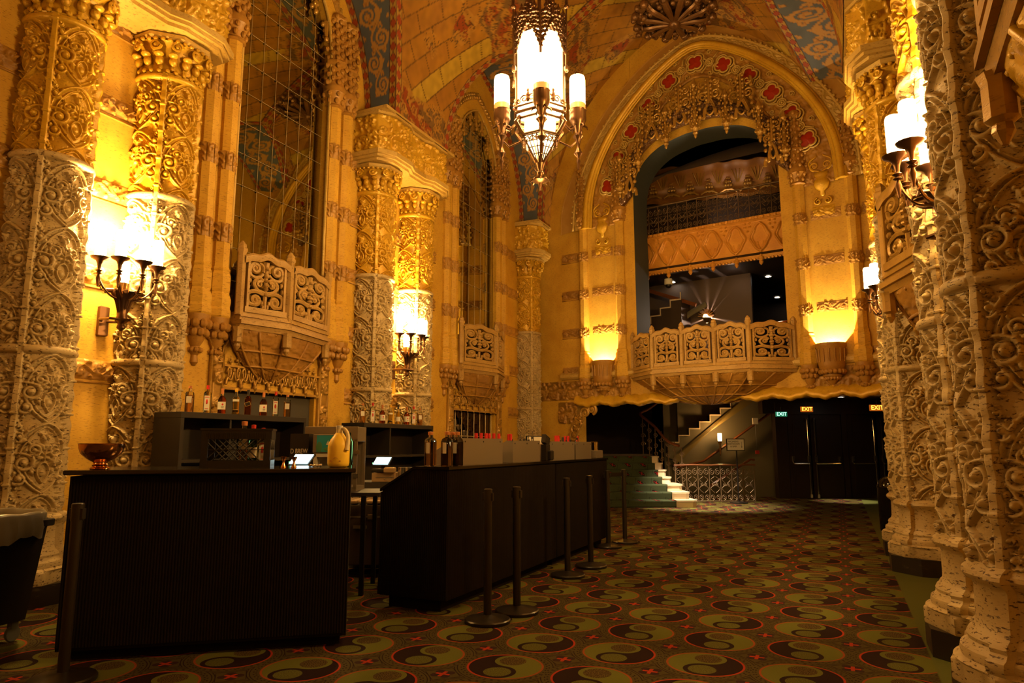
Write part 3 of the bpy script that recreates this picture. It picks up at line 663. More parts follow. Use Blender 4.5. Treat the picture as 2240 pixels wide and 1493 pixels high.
def balcony(name_loc,rz,pts,label,mats=('balcony_stone','umber_relief'),z0=2.82,h=.74,bowl_depth=.58,edge_open=(0,),finial=.09):
    t=thing('balcony',label,'balcony',name_loc,rz); P=[np.array(p,float) for p in pts]; cen=np.array((sum(p[0] for p in P)/len(P),.05))
    fr=MB(); rail=MB(); base=MB()
    def offs(e): # scaled outward about wall centre line
        out=[]
        for i,p in enumerate(P):
            d=[];
            for a,b in ((i-1,i),(i,i+1)):
                if 0<=a and b<len(P): v=P[b]-P[a]; n_=np.array((v[1],-v[0])); n_/=np.linalg.norm(n_); d.append(n_)
            n_=sum(d)/len(d); n_/=max(.5,n_.dot(n_)); out.append(p+n_*e)
        return out
    def band(mb,e,za,zb,e2=None):
        q=offs(e); q2=offs(e if e2 is None else e2); poly=[(q[0][0],.05)]+[tuple(p) for p in q]+[(q[-1][0],.05)]; poly2=[(q2[0][0],.05)]+[tuple(p) for p in q2]+[(q2[-1][0],.05)]
        n=len(poly); V=[(x,y,za) for x,y in poly]+[(x,y,zb) for x,y in poly2]; mb.add(V,[tuple(range(n)),tuple(range(n,2*n))[::-1]]+[(i,i+n,(i+1)%n+n,(i+1)%n) for i in range(n)])
    band(base,.02,z0-.12,z0-.06,.04); band(base,.07,z0-.06,z0-.01); band(base,.03,z0-.01,z0+.03); band(base,.05,z0+.03,z0+.09,.03)
    base.build('base_moulding',mats[0],t,smooth=False)
    for i in range(len(P)-1):
        a,b=P[i],P[i+1]; L=np.linalg.norm(b-a); d=(b-a)/L; ang=math.atan2(d[1],d[0]); mid=(a+b)/2
        pn=MB(); pn.push(Tm(mid[0],mid[1],z0+.17,ang)); w=L-.16; pierced(pn,w,h-.16)
        pn.pop(); pn.build('pierced_panel',mats[0],t)
        f=MB(); f.push(Tm(mid[0],mid[1],0,ang)); f.box((0,0,z0+.125),(L-.1,.10,.07)); 
        for sx in (-1,1): f.box((sx*(L/2-.085),0,z0+h/2+.08),(.03,.08,h-.1))
        # wavy top rail
        xs=np.linspace(-L/2+.02,L/2-.02,25); tp=[(x,0,z0+h+.05+.035*math.cos(x/L*2*PI*1.0)+.014*math.cos(x/L*6*PI)) for x in xs]
        V=[];
        for (x,y,z) in tp: V+= [(x,-.05,z-.06),(x,-.065,z-.02),(x,-.065,z+.015),(x,-.04,z+.04),(x,.04,z+.04),(x,.065,z+.015),(x,.05,z-.06)]
        F=[]
        for k in range(len(tp)-1):
            for j in range(7): F.append((k*7+j,(k+1)*7+j,(k+1)*7+(j+1)%7,k*7+(j+1)%7))
        f.add(V,F); f.pop(); f.build('panel_frame',mats[0],t,ang=30)
    for i,p in enumerate(P):
        q=MB(); q.lathe([(.052,z0+.05),(.052,z0+h+.07),(.065,z0+h+.09),(.065,z0+h+.12),(.05,z0+h+.14),(.05,z0+h+.17),(.012,z0+h+.13+finial)],(p[0],p[1],0),n=6)
        if 0<i<len(P)-1 or len(P)<4: q.lathe([(.012,z0-.38),(.04,z0-.33),(.035,z0-.30),(.06,z0-.28),(.06,z0-.14),(.075,z0-.10)],(p[0],p[1]+.0,0),n=8)
        q.build('post',mats[0],t,ang=30)
    # shallow bowl under the floor
    bw=MB(); q=offs(-.03); n=13; rows=[]
    ed=catm([(q[0][0],0.05)]+[tuple(x) for x in q]+[(q[-1][0],.05)],6); apex=np.array((cen[0],.02))
    for k in range(9):
        f_=k/8; rows.append([(apex[0]+(e[0]-apex[0])*(1-f_)**.8, apex[1]+(e[1]-apex[1])*(1-f_)**1.0, z0-.12-bowl_depth*(1-(1-f_)**1.7)) for e in ed])
    G=np.array(rows); bw.grid(G[::-1])
    for k in range(0,len(ed),3): bw.tube([tuple(np.array(r_[k])+(0,-.005,-.01)) for r_ in rows],(.02,.012),5)
    for f_ in (2,4): bw.tube([tuple(np.array(x)+(0,-.004,-.012)) for x in rows[f_]],.016,5)
    for k in range(1,len(ed)-1): bw.ell(tuple(np.array(rows[0][k])+(0,.02,-.02)),(.022,.022,.02),6,4)
    nr=len(rows); nc=len(ed); Gd=np.zeros((60,nc*5,3)); ii=np.linspace(0,nr-1,60); jj=np.linspace(0,nc-1,nc*5)
    i0=np.minimum(ii.astype(int),nr-2); j0=np.minimum(jj.astype(int),nc-2); fi=(ii-i0)[:,None,None]; fj=(jj-j0)[None,:,None]
    Gd=(G[i0][:,j0]*(1-fj)+G[i0][:,j0+1]*fj)*(1-fi)+(G[i0+1][:,j0]*(1-fj)+G[i0+1][:,j0+1]*fj)*fi
    hh_=td.sample(np.broadcast_to(jj[None,:]*.16,Gd.shape[:2]),np.broadcast_to(ii[:,None]*.16,Gd.shape[:2]))*.45; hh_[0]=0; hh_[:,0]=0; hh_[:,-1]=0; Gd[...,2]-=hh_; Gd[...,1]-=hh_*.5; bw.grid(Gd[::-1])
    bw.build('carved_bowl',mats[1],t,ang=180)
    return t
lp=[(-.82,-.2),(-.17,-.36),(.82,-.14)]
(loc,rz)=bay_tf('L',6.8); balcony(loc,rz,lp,'small prow-shaped pierced balcony below the first mirror, above the grey panel')
(loc,rz)=bay_tf('L',12.38); balcony(loc,rz,[(-.95,-.2),(.1,-.42),(.95,-.15)],'small prow-shaped pierced balcony below the far left mirror')
(loc,rz)=bay_tf('R',7.15); balcony(loc,rz,[(-.95,-.2),(0,-.5),(.95,-.2)],'balcony jutting from the right wall, dark pendant below, seen edge-on',mats=('bronze_gilt','umber_relief'))
(loc,rz)=bay_tf('R',2.4); balcony(loc,rz,[(-.6,-.38),(.3,-.42),(1.2,-.3)],'dark balcony corner high at the upper right edge of the picture',mats=('bronze_gilt','gilt'))
balcony(AW,AWR,[(-1.68,0),(-.98,-.58),(-.33,-.62),(.33,-.62),(.98,-.58),(1.68,0)],'wide five-panel pierced balcony across the great end arch',bowl_depth=.55)
# ------------------------------------------------------------------ mirrors with leaded grid
def mirror_win(loc,rz,w,label):
    t=thing('leaded_mirror',label,'mirror',loc,rz); a=MB(); n=31
    xs=np.linspace(-w,w,n); pts=[(-w,2.86)]+[(x,parch(x,w,7.2,1.25)) for x in xs]+[(w,2.86)]
    V=[(p[0],.11,p[1]) for p in pts]+[(0,.11,5)]; k=len(pts); a.add(V,[(i,(i+1)%k,k) for i in range(k)]); a.build('mirror_glass','mirror',t,smooth=False)
    l=MB(); ro=MB(); dx=2*w/7; zz=np.arange(3.35,8.4,.42)
    for i in range(1,7): x=-w+i*dx; l.tube([(x,.10,2.86),(x,.10,parch(x,w,7.2,1.25))],.003,4)
    for z in zz:
        hw=w if z<7.2 else max(0,hc_inv(z,w,1.25,7.2))
        if hw>.1: l.tube([(-hw,.10,z),(hw,.10,z)],.0027,4)
        for i in range(1,7):
            x=-w+i*dx
            if abs(x)<hw: ro.ell((x,.095,z),(.016,.010,.016),6,4)
    l.build('lead_bar','lead',t); r_=ro.build('rosette','steel_bright',t); r_['kind']='stuff'
    f=MB(); arc=[(x*1.0,parch(x,w,7.2,1.25)) for x in xs]
    for off,yy,rr in ((.0,-.02,.022),):
        P=[(-w-off,yy,2.95)]+[(-w-off,yy,z) for z in np.linspace(3.2,7.1,8)]+[(x*(w+off)/w,yy,z+off*(1.0-abs(x)/w*.6)*1.3) for x,z in arc]+[(w+off,yy,z) for z in np.linspace(7.1,3.2,8)]+[(w+off,yy,2.95)]
        f.tube(P,rr,6)
    f.build('arch_moulding','pale_gilt',t,ang=60)
    c=MB()
    for k,x in enumerate(np.linspace(-w*.9,w*.9,7)):
        zt=parch(x,w,7.2,1.25); L=.28+.12*(k%2)
        c.tube([(x,.03,zt-L),(x,.03,zt)],(.02,.05),6); c.ell((x,.02,zt-L),(.04,.04,.05),7,5); clump(c,(x,.03,zt-L/2),(.12,.1,L),9,.03,k)
    c.build('hanging_tracery','bronze_gilt',t)
    b=MB()
    for k,(x,z) in enumerate(arc[::1]):
        X=x*(w+.28)/w; Z=z+.30*(1-abs(x)/w*.4)
        b.ell((X,-.03,Z),(.05,.05,.05),6,5); b.ell((X*1.04,-.02,Z+.07),(.03,.03,.045),6,5)
    b.tube([(x*(w+.28)/w,-.01,z+.30*(1-abs(x)/w*.4)) for x,z in arc],.05,6)
    b.build('crocket_band','bronze_gilt',t)
    return t
(loc,rz)=bay_tf('L',6.8); mirror_win(loc,rz,.84,'tall leaded mirror in the near left bay, reflecting the end arch and vault')
(loc,rz)=bay_tf('L',12.38); mirror_win(loc,rz,.90,'narrower-looking leaded mirror in the far left bay, reflecting red quatrefoils')
(loc,rz)=bay_tf('R',7.15); mirror_win(loc,rz,.84,'leaded mirror of the right wall, hidden behind its balcony')
# ------------------------------------------------------------------ niche surrounds below the balconies
def niche(loc,rz,w,label,kind):
    t=thing('gothic_surround',label,'door surround',loc,rz)
    if kind=='panel':
        p=MB(); p.box((0,.10,1.0),(2*w,.04,2.0)); p.build('grey_panel','grey_panel',t,smooth=False)
    else:
        p=MB(); p.box((0,.125,1.0),(2*w,.02,2.0)); p.build('dark_glass','mirror_dark',t,smooth=False)
        g=MB()
        for x in np.linspace(-w,w,8): g.tube([(x,.09,0),(x,.09,2.0)],.008,5)
        for z in (.5,1.0,1.5): g.tube([(-w,.09,z),(w,.09,z)],.007,5)
        for x in np.linspace(-w,w,8)[1:-1]:
            g.ell((x,.085,1.5),.014,6,4)
        g.build('glazing_bar','lead',t)
    for sx in (-1,1):
        j=MB()
        x=sx*(w+.14); flat_relief(j,x-.07,0,.14,2.42,td,.012,1.1,.05)
        for e in (-.085,.085): j.box((x+e,-.02,1.2),(.02,.06,2.4))
        for e in (-1,1):
            j.tube([(x+e*.07,-.03,2.35),(x+e*.08,-.03,2.47),(x+e*.13,-.03,2.56)],(.02,.014),5); j.ell((x+e*.135,-.03,2.57),.028,6,5)
        j.tube([(x,-.04,2.35),(x,-.04,2.62)],(.03,.008),6); clump(j,(x,-.05,2.42),(.1,.06,.25),10,.022,int(sx+3))
        j.build('carved_jamb','bronze_gilt',t,ang=180)
    l=MB(); l.box((0,-.01,2.0),(2*w+.14,.07,.035)); l.box((0,-.01,2.27),(2*w+.1,.06,.025)); l.build('lintel_rail','bronze_gilt',t,smooth=False)
    c=MB(); n=7; dx=2*w/n
    for k in range(n):
        x0=-w+k*dx+dx/2
        for m in (-1,1):
            c.tube([(x0+m*a*dx,-.035,2.02+b) for a,b in catm([(.5,.02),(.40,.10),(.16,.08),(.0,.20)],6)],(.018,.014),5)
            c.tube([(x0+m*a*dx,-.035,2.02+b) for a,b in spiral(.30,.165,.14,1.2,0,1,.3,14)*np.array((1,.6))+np.array((0,.06))],(.015,.01),5)
        c.ell((x0,-.04,2.22),(.025,.02,.03),6,5); c.ell((x0+dx/2,-.04,2.03),(.03,.03,.04),6,5); c.ell((x0+dx/2,-.04,1.99),(.014,.014,.03),6,5)
    for k in range(13):
        x=-w+(k+.5)*2*w/13; s=1.25 if k%2 else .8
        c.tube([(x,-.03,2.28),(x,-.03,2.28+.13*s)],(.012,.004),5)
        for dxx,dz in ((-.022,.05),(.022,.05),(0,.08)): c.ell((x+dxx*s,-.03,2.28+dz*s),.017*s,6,4)
        c.ell((x,-.03,2.28+.125*s),.012*s,6,4)
    c.build('crested_tracery','bronze_gilt',t,ang=180)
    return t
simple('mirror_dark',(.10,.075,.05),.03,1)
(loc,rz)=bay_tf('L',6.8); niche(loc,rz,.8,'carved gothic surround around a plain grey panel behind the first back bar','panel')
(loc,rz)=bay_tf('L',12.38); niche(loc,rz,.9,'carved gothic surround around a dark leaded mirror at the far left','glass')
# ------------------------------------------------------------------ end wall with the great arch
def mirc(pts,N=160):
    P=catm(list(pts)+[(-x,z) for x,z in pts[::-1][1:]],16); d=np.r_[0,np.cumsum(np.hypot(*np.diff(P,axis=0).T))]; s=np.linspace(0,d[-1],N); return np.stack([np.interp(s,d,P[:,0]),np.interp(s,d,P[:,1])],1)
OUT=mirc([(-3.46,6.3),(-3.40,7.0),(-3.02,7.9),(-2.48,8.75),(-1.86,9.45),(-.98,10.08),(0,10.38)]); VIN=mirc([(-3.08,6.3),(-3.0,7.05),(-2.72,7.85),(-2.24,8.62),(-1.58,9.32),(-.8,9.85),(0,10.12)])
ROL=mirc([(-2.68,6.3),(-2.62,7.05),(-2.40,7.75),(-1.95,8.5),(-1.28,9.2),(-.62,9.68),(0,9.9)]); INN=mirc([(-1.96,6.3),(-1.90,6.75),(-1.74,7.3),(-1.42,7.95),(-.95,8.62),(-.45,9.07),(0,9.24)])
OPN=[(-1.58,5.4),(-1.58,6.87),(-1.41,7.48),(-.98,7.86),(-.4,8.02),(0,8.04)]; OPN=np.r_[[(-1.58,2.75)],catm(OPN+[(-x,z) for x,z in OPN[::-1][1:]],8),[(1.58,2.75)]]
aw=MB(); Z=lambda x:np.interp(x,np.sort(OPN[1:-1,0]),OPN[1:-1,1][np.argsort(OPN[1:-1,0])])
bk=[-4.4,-3.12,-1.58]+[float(v) for v in np.linspace(-1.575,1.575,60)]+[1.58,3.35,4.6]
def sol(x):
    if x<-3.12: return [(0,11)]
    if abs(x)<1.579: return [(2.24,2.75),(float(Z(x)),11)]
    if x>3.35: return [(0,11)]
    return [(2.24,11)]
sliced_wall(aw,bk,sol); jamb(aw,[(-3.12,0),(-3.12,2.24),(3.35,2.24),(3.35,0)],0,.45)
wb=aw.build('wall_back','wall_stone',smooth=False); wb.location=AW; wb.rotation_euler=(0,0,AWR); struct(wb)
j=MB(); jamb(j,OPN,0,.75); j.add([(-1.58,.0,2.75),(1.58,0,2.75),(1.58,.75,2.75),(-1.58,.75,2.75)],[(0,1,2,3)]); o=j.build('trim_1','teal_jamb',smooth=False); o.location=AW; o.rotation_euler=(0,0,AWR); struct(o)
ga=thing('great_arch','great pointed arch of gilded mouldings with a ring of red quatrefoils on the end wall','arch',AW,AWR)
def strip(mb,A,B,ya,yb,tile=None,amp=1,off=0,us=1,nv=24,nu=None):
    L=float(np.sum(np.hypot(*np.diff((A+B)/2,axis=0).T))); Wd=float(np.mean(np.hypot(*(A-B).T))); nu=nu or int(L/.02)
    def P(u,v):
        f=u/L*(len(A)-1); a=np.stack([np.interp(f,np.arange(len(A)),A[:,0]),np.interp(f,np.arange(len(A)),A[:,1])],-1); b=np.stack([np.interp(f,np.arange(len(B)),B[:,0]),np.interp(f,np.arange(len(B)),B[:,1])],-1)
        w=(v/Wd)[...,None]; q=b*(1-w)+a*w; return np.stack([q[...,0],(yb*(1-w)+ya*w)[...,0],q[...,1]],-1)
    T0=tile or Tile(1,1,4,4); relief(mb,P,lambda u,v:np.stack([0*u,0*u-1,0*u],-1),T0,L,Wd,nu,nv,amp,off,us=us)
def t3(P,y): return [(p[0],y,p[1]) for p in P]
s=MB(); strip(s,OUT,VIN,-.02,-.10,nv=4); s.tube(t3(OUT,-.0),.03,6); s.build('outer_band','cream_plaster',ga,ang=60)
s=MB(); strip(s,VIN,ROL+(VIN-ROL)*.42,-.08,-.10,tf,1.5,.02,nv=20); s.tube(t3(VIN,-.12),.03,6)
for k in range(3,len(VIN)-3,2): p=VIN[k]+(OUT[k]-VIN[k])*.1; s.ell((p[0],-.12,p[1]),(.035,.035,.035),6,5)
s.build('vine_moulding','pale_gilt',ga,ang=180)
s=MB(); 
for f,y,r_ in ((.32,-.12,.05),(.16,-.15,.065),(-.02,-.13,.045),(-.12,-.08,.03)): s.tube(t3(ROL+(VIN-ROL)*f,y),r_,8)
s.build('roll_moulding','gilt',ga,ang=60)
BO=ROL+(VIN-ROL)*-.12; s=MB(); strip(s,BO,INN,-.03,-.02,td,.8,.0,nv=44); s.tube(t3(INN,-.05),.04,6); s.build('band_ground','umber_relief',ga,ang=180)
MID=(BO+INN)/2; dd=np.r_[0,np.cumsum(np.hypot(*np.diff(MID,axis=0).T))]; Lm=dd[-1]; qs=np.linspace(.11,.89,11)
lat=MB(); rope=MB()
for i,f in enumerate(qs):
    c=np.array([np.interp(f*Lm,dd,MID[:,k]) for k in (0,1)]); c2=np.array([np.interp(f*Lm+.02,dd,MID[:,k]) for k in (0,1)]); t_=(c2-c)/np.linalg.norm(c2-c); n_=np.array((-t_[1],t_[0])); q=MB()
    if i!=0 and i!=10 or True:
        pts=[]
        for k in range(64):
            a=2*PI*k/64; rr=.115+.035*abs(math.cos(2*(a+PI/4)))**.7*1.4; pts.append(c+(t_*math.cos(a)+n_*math.sin(a))*rr)
        V=[(c[0],-.10,c[1])]+[(p[0],-.075,p[1]) for p in pts]; q.add(V,[(0,1+k,1+(k+1)%64) for k in range(64)]); q.build('red_quatrefoil','red_paint',ga,smooth=False)
        rope=MB(); rope.tube([(c[0]+(p-c)[0]*1.08,-.095,c[1]+(p-c)[1]*1.08) for p in pts],.02,5,closed=True); rope.tube([(c[0]+(p-c)[0]*1.42,-.075,c[1]+(p-c)[1]*1.42) for p in pts],.018,5,closed=True); rope.build('quatrefoil_frame','pale_gilt',ga,ang=180)
    if i<10:
        lat=MB(); g=(qs[i]+qs[i+1])/2; m_=np.array([np.interp(g*Lm,dd,MID[:,k]) for k in (0,1)]); 
        for a in range(4):
            an=a*PI/2+PI/4; e=(t_*math.cos(an)+n_*math.sin(an))
            lat.tube([(m_[0]+e[0]*k_,-.07,m_[1]+e[1]*k_) for k_ in (0.08,.16,.27)],.018,5)
        for rr in (.085,.05): lat.tube([(m_[0]+rr*math.cos(a),-.085,m_[1]+rr*math.sin(a)) for a in np.linspace(0,2*PI,16,endpoint=False)],.016,5,closed=True)
        lat.ell((m_[0],-.09,m_[1]),(.03,.03,.03),6,5)
        for sg in (-1,1):
            e=m_+n_*sg*.24; lat.tube([(e[0]+p[0]*t_[0]+p[1]*n_[0]*sg,-.07,e[1]+p[0]*t_[1]+p[1]*n_[1]*sg) for p in spiral(0,0,.06,1.3,0)],.014,5)
        lat.build('lattice_ornament','pale_gilt',ga,ang=180)
# urn panels at the feet of the band
for sx in (-1,1):
    u=MB(); x=sx*2.36; u.lathe([(.02,6.05),(.05,6.08),(.04,6.14),(.12,6.20),(.15,6.30),(.14,6.36),(.10,6.40),(.13,6.46),(.14,6.52),(.05,6.54)],(x,-.02,0),n=16,sy=.5)
    for m in (-1,1):
        u.tube([(x+m*a,-.04,b) for a,b in spiral(.09,5.95,.07,1.4,1.5,-1)],(.02,.012),5); u.tube([(x+m*a,-.04,b) for a,b in spiral(.11,6.66,.09,1.4,-1.5,1)],(.022,.012),5); u.tube([(x+m*a,-.04,b) for a,b in catm([(.02,6.54),(.15,6.60),(.2,6.75),(.05,6.86)],6)],.02,5)
    flat_relief(u,x-.2,5.66,.4,.2,tf,.014,1.1,.01); u.build('urn_relief','gilt',ga,ang=180)
# hanging canopy of tracery above the opening
ct=thing('hanging_canopy','dense bronze-gilt gothic canopy with hanging pendants over the arch opening','canopy',AW,AWR)
px_=[-1.78,-1.32,-.66,0,.66,1.32,1.78]
def zop(x): return float(Z(max(-1.57,min(1.57,x))))
env=lambda x:8.78-.50*abs(x)**1.35
g=MB()
def Pf(u,v):
    x=u-1.82; zl=np.array([[zop(q) for q in r_] for r_ in x])+.16-np.where(np.abs(x)>1.3,(np.abs(x)-1.3)*1.0,0); zt=env(x)-.05; return np.stack([x,-.06-.14*np.sin(PI*v)**.5,zl+(zt-zl)*v],-1)
relief(g,Pf,lambda u,v:np.stack([0*u,0*u-1,0*u],-1),td,3.64,1.0,240,90,2.2,.02,us=1.3,vs=1.3); g.build('carved_ground','umber_dark',ct,ang=180)  # ground coloured darker than the tracery, for the shade in its gaps
for i,x in enumerate(px_):
    p=MB(); zb=zop(x)-.20 if abs(x)<1.5 else 6.9; zt=env(x)+(.18 if abs(x)<.1 else .02)
    y=-.24
    p.tube([(x,y,zb+.1),(x,y,zt)],(.055,.045,.05,.03),8); p.lathe([(.01,zb-.08),(.035,zb-.04),(.03,zb),(.06,zb+.03),(.045,zb+.07),(.085,zb+.13),(.07,zb+.2),(.05,zb+.24)],(x,y,0),n=8)
    for k,zz in enumerate(np.arange(zb+.15,zt,.085)):
        for a in range(5): an=a*2*PI/5+k*.6; rr=.065+.02*(k%3==0); p.ell((x+rr*math.cos(an),y+rr*math.sin(an),zz),(.024,.024,.034),6,4)
    p.lathe([(.04,zt-.06),(.07,zt),(.05,zt+.05),(.015,zt+.16)],(x,y,0),n=8)
    p.build('pendant','bronze_gilt',ct)
for a_,b_ in zip(px_[:-1],px_[1:]):
    q=MB(); xm=(a_+b_)/2; w=(b_-a_)/2-.05; z0=zop(xm)+.05-(.35 if abs(xm)>1.4 else 0)
    for k in range(2):
        s_=1+.16*k
        q.tube([(xm+p[0]*w*s_,-.24,z0+p[1]*s_) for p in catm([(-.85,-.02),(-.75,.10),(-.45,.07),(-.38,.2),(0,.42),(.38,.2),(.45,.07),(.75,.10),(.85,-.02)],6)],.026-.004*k,6)
    q.tube([(xm+p[0]*w,-.235,z0+.12+p[1]) for p in catm([(0,0),(.3,.09),(.22,.2),(0,.34),(-.22,.2),(-.3,.09)],6,True)],.022,6,closed=True)
    q.tube([(xm,-.25,z0+.46),(xm,-.25,z0+.95)],(.045,.02),6)
    for k in range(12):
        zz=z0+.45+k*.045; sg=1 if k%2 else -1; q.ell((xm+sg*.05,-.27,zz),(.035,.035,.035),6,5)
    for sg in (-1,1):
        q.tube([(xm+sg*p[0],-.25,z0+p[1]) for p in spiral(w*.5,.55,.12*w/.28,1.6,-1.4,1)],(.024,.014),5); q.tube([(xm+sg*p[0],-.25,z0+p[1]) for p in spiral(w*.5,.82,.09,1.5,1.0,-1)],(.02,.012),5)
        for zz in (.12,.30,.42,.70): q.ell((xm+sg*w*.75,-.25,z0+zz),(.04,.04,.045),7,5)
    clump(q,(xm,-.24,z0+.6),(w*1.6,.06,.6),20,.028,int(xm*10)+40)
    q.build('cusped_bay','bronze_gilt',ct)
    h=MB(); hp=catm([(0,0),(.3,.09),(.22,.2),(0,.34),(-.22,.2),(-.3,.09)],6,True); h.add([(xm,-.225,z0+.27)]+[(xm+p[0]*w,-.225,z0+.12+p[1]) for p in hp],[(0,1+k,1+(k+1)%len(hp)) for k in range(len(hp))]); h.build('dark_hole_sheet','black_paint',ct,smooth=False)  # flat black sheet, its colour standing in for the shade of a hole
# uplight corbels on the end wall
def corbel(x,label):
    t=thing('uplight_corbel',label,'corbel',(AW[0]+x*math.cos(AWR),AW[1]+x*math.sin(AWR),0),AWR,'uplight corbels on the end wall'); b=MB()
    b.lathe([(.03,2.42),(.10,2.50),(.17,2.58),(.16,2.64),(.22,2.72),(.24,2.80),(.25,3.10),(.27,3.13),(.27,3.19),(.24,3.19),(.22,3.12)],(0,-.02,0),n=16,cap=False,sy=.95); b.build('bowl','umber_relief',t,ang=35)
    c=MB()
    for k in range(9):
        an=PI+k*PI/8; c_,s_=math.cos(an),math.sin(an); c.ell((.20*c_,-.02+.19*s_,2.66),(.05,.05,.05),7,5); c.ell((.13*c_,-.02+.12*s_,2.54),(.035,.035,.04),6,5)
        c.tube([(.25*c_,-.02+.24*s_,2.84),(.262*c_,-.02+.25*s_,3.08)],.014,5)
    c.build('leaf_carving','umber_relief',t); g=MB(); g.lathe([(.09,2.86),(.09,2.88)],(0,-.12,0),n=12); g.build('lamp','lantern_soft',t,smooth=False); return t
corbel(-2.4,'bracket corbel with a hidden uplight, left of the great arch opening'); corbel(2.32,'bracket corbel with a hidden uplight, right of the great arch opening')
# cornice, friezes and scalloped lip on the end wall
m=MB(); zs=[(0,2.80),(-.05,2.82),(-.08,2.86),(-.08,2.92),(-.04,2.95),(0,2.98)]
for a,b in ((-3.5,-1.62),(1.62,3.6)): m.grid(np.array([[(x,y,z) for (y,z) in zs] for x in (a,b)])[:, ::-1])
m.build('cornice','pale_gilt',wb,smooth=False)
m=MB()
for z in (3.0,3.9,4.8,5.7):
    for a,b in ((-3.46,-3.02),(-2.66,-2.12),(2.12,2.66),(3.02,3.5)):
        if z<3.5 and abs(a)<2.9: continue
        flat_relief(m,a,z-.1,b-a,.2,tf,.011,2.0 if abs(a)>2.9 else .55,.008 if abs(a)>2.9 else .002)
        if abs(a)>2.9: m.box(((a+b)/2,-.006,z-.125),(b-a,.02,.018))
for a,b in ((-4.3,-1.75),(1.9,4.0)): flat_relief(m,a,2.34,b-a,.44,td,.016,1.5,.0)
flat_relief(m,-3.6,1.8,.5,.5,td,.014,1.6,.0)
m.build('frieze','umber_relief',wb,ang=180)
m=MB(); n=260; xs=np.linspace(-3.12,3.6,n); rows=[]
for (y,z) in ((0,2.42),(-.04,2.40),(-.08,2.35),(-.10,2.30),(-.13,2.25),(-.11,2.20),(-.02,2.19),(.2,2.22)): rows.append([(x,y,z+.03*math.cos(x*2*PI/.62)*(1 if z<2.36 else .3)+.012*math.cos(x*2*PI/.207)) for x in xs])
m.grid(np.array(rows)[::-1]); m.build('scalloped_lip','gilt',wb,ang=180)
m=MB()
for k,(x,z) in enumerate([(-3.17,1.55),(-3.12,1.68),(-3.08,1.8),(-3.0,1.93),(-2.87,2.04),(-2.7,2.12)]):
    m.tube([(x+p[0],-.05,z+p[1]) for p in spiral(0,0,.12,1.6,k,1 if k%2 else -1)],(.035,.02),6); m.ell((x,-.06,z),(.045,.04,.045),7,5); m.ell((x-.12,-.04,z-.02),(.04,.03,.06),7,5)
m.build('corner_scroll','bronze_gilt',wb)
# ------------------------------------------------------------------ upper room behind the arch
def AWp(x,y,z=0): c,s_=math.cos(AWR),math.sin(AWR); return (AW[0]+x*c-y*s_,AW[1]+x*s_+y*c,z)
def sAW(name,mb,mat,smooth=False): o=mb.build(name,mat,smooth=smooth); o.location=AW; o.rotation_euler=(0,0,AWR); struct(o); return o
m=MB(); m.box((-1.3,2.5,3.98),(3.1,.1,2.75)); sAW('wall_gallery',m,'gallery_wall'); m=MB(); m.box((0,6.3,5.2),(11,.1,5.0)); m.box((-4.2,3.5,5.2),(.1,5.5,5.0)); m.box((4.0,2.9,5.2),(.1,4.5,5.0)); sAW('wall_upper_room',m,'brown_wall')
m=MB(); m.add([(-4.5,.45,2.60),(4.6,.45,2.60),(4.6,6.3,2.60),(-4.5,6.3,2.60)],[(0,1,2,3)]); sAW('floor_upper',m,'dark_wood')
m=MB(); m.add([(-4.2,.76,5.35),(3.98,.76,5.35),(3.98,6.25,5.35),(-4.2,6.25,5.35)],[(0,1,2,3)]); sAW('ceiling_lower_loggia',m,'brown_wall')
# domed dark ceiling of the top loggia
simple('dome_plaster',(.20,.15,.13),.7)
m=MB(); P=np.array([[(x,y,7.5+1.1*math.sin(PI*(y-.7)/4.6)*math.cos((x-.4)*.42)) for y in np.linspace(.76,5.2,14)] for x in np.linspace(-4.2,3.9,20)]); m.grid(P[:, ::-1]); sAW('ceiling_dome',m,'dome_plaster',True)
stone('orange_dark',(.34,.15,.025),(.22,.09,.015),(.06,.025,.006),.4,.5,metal=0,pits=.2,bump=.002)
# balcony fascia with ogee relief, iron rail, far cornice
t=thing('gallery_fascia','orange gold gallery front with raised ogee motifs and small pendants inside the arch','gallery front',AW,AWR)
to=Tile(.52,.95,110,200)
for wd,hh,k in ((.022,.03,1.0),(.012,.02,.78)):
    to.curve([(.26-.20*k*math.sin(PI*t_)**.9*(1 if t_<.97 else 1)-.012*math.sin(t_*5*PI),.16+.62*t_) for t_ in np.linspace(0,1,40)],wd,hh,mir=True)
to.curve([(.26,.02),(.26,.18)],.022,.03); to.curve(bez((.26,.20),(.20,.28),(.20,.36)),.010,.016,mir=True); to.curve([(0,.86),(.52,.86)],.018,.022)
for cx in (.07,.2): to.curve(spiral(cx,.90,.04,1.4,1),(.012,.008),.016,mir=True)
for cx,cy in ((.05,.72),(.0,.62),(.05,.8)): to.dot(cx,cy,.025,.02,mir=True)
g=MB(); relief(g,lambda u,v:np.stack([u-1.95,0*u+.95,5.27+v],-1),lambda u,v:np.stack([0*u,0*u-1,0*u],-1),to,4.16,.95,330,90,2.2,0)
g.box((.13,1.06,5.75),(4.16,.2,.94)); g.build('fascia_panel','orange_gilt',t,ang=180)
p=MB(); 
for k in range(8):
    x=-1.95+.26+.52*k; p.lathe([(.01,5.12),(.035,5.15),(.05,5.19),(.035,5.21),(.065,5.25),(.06,5.29)],(x,.93,0),n=10)
for k in range(56): x=-1.93+k*.075; p.ell((x,.95,5.265),(.035,.03,.03),6,4)
p.build('pendant_drop','orange_gilt',t)
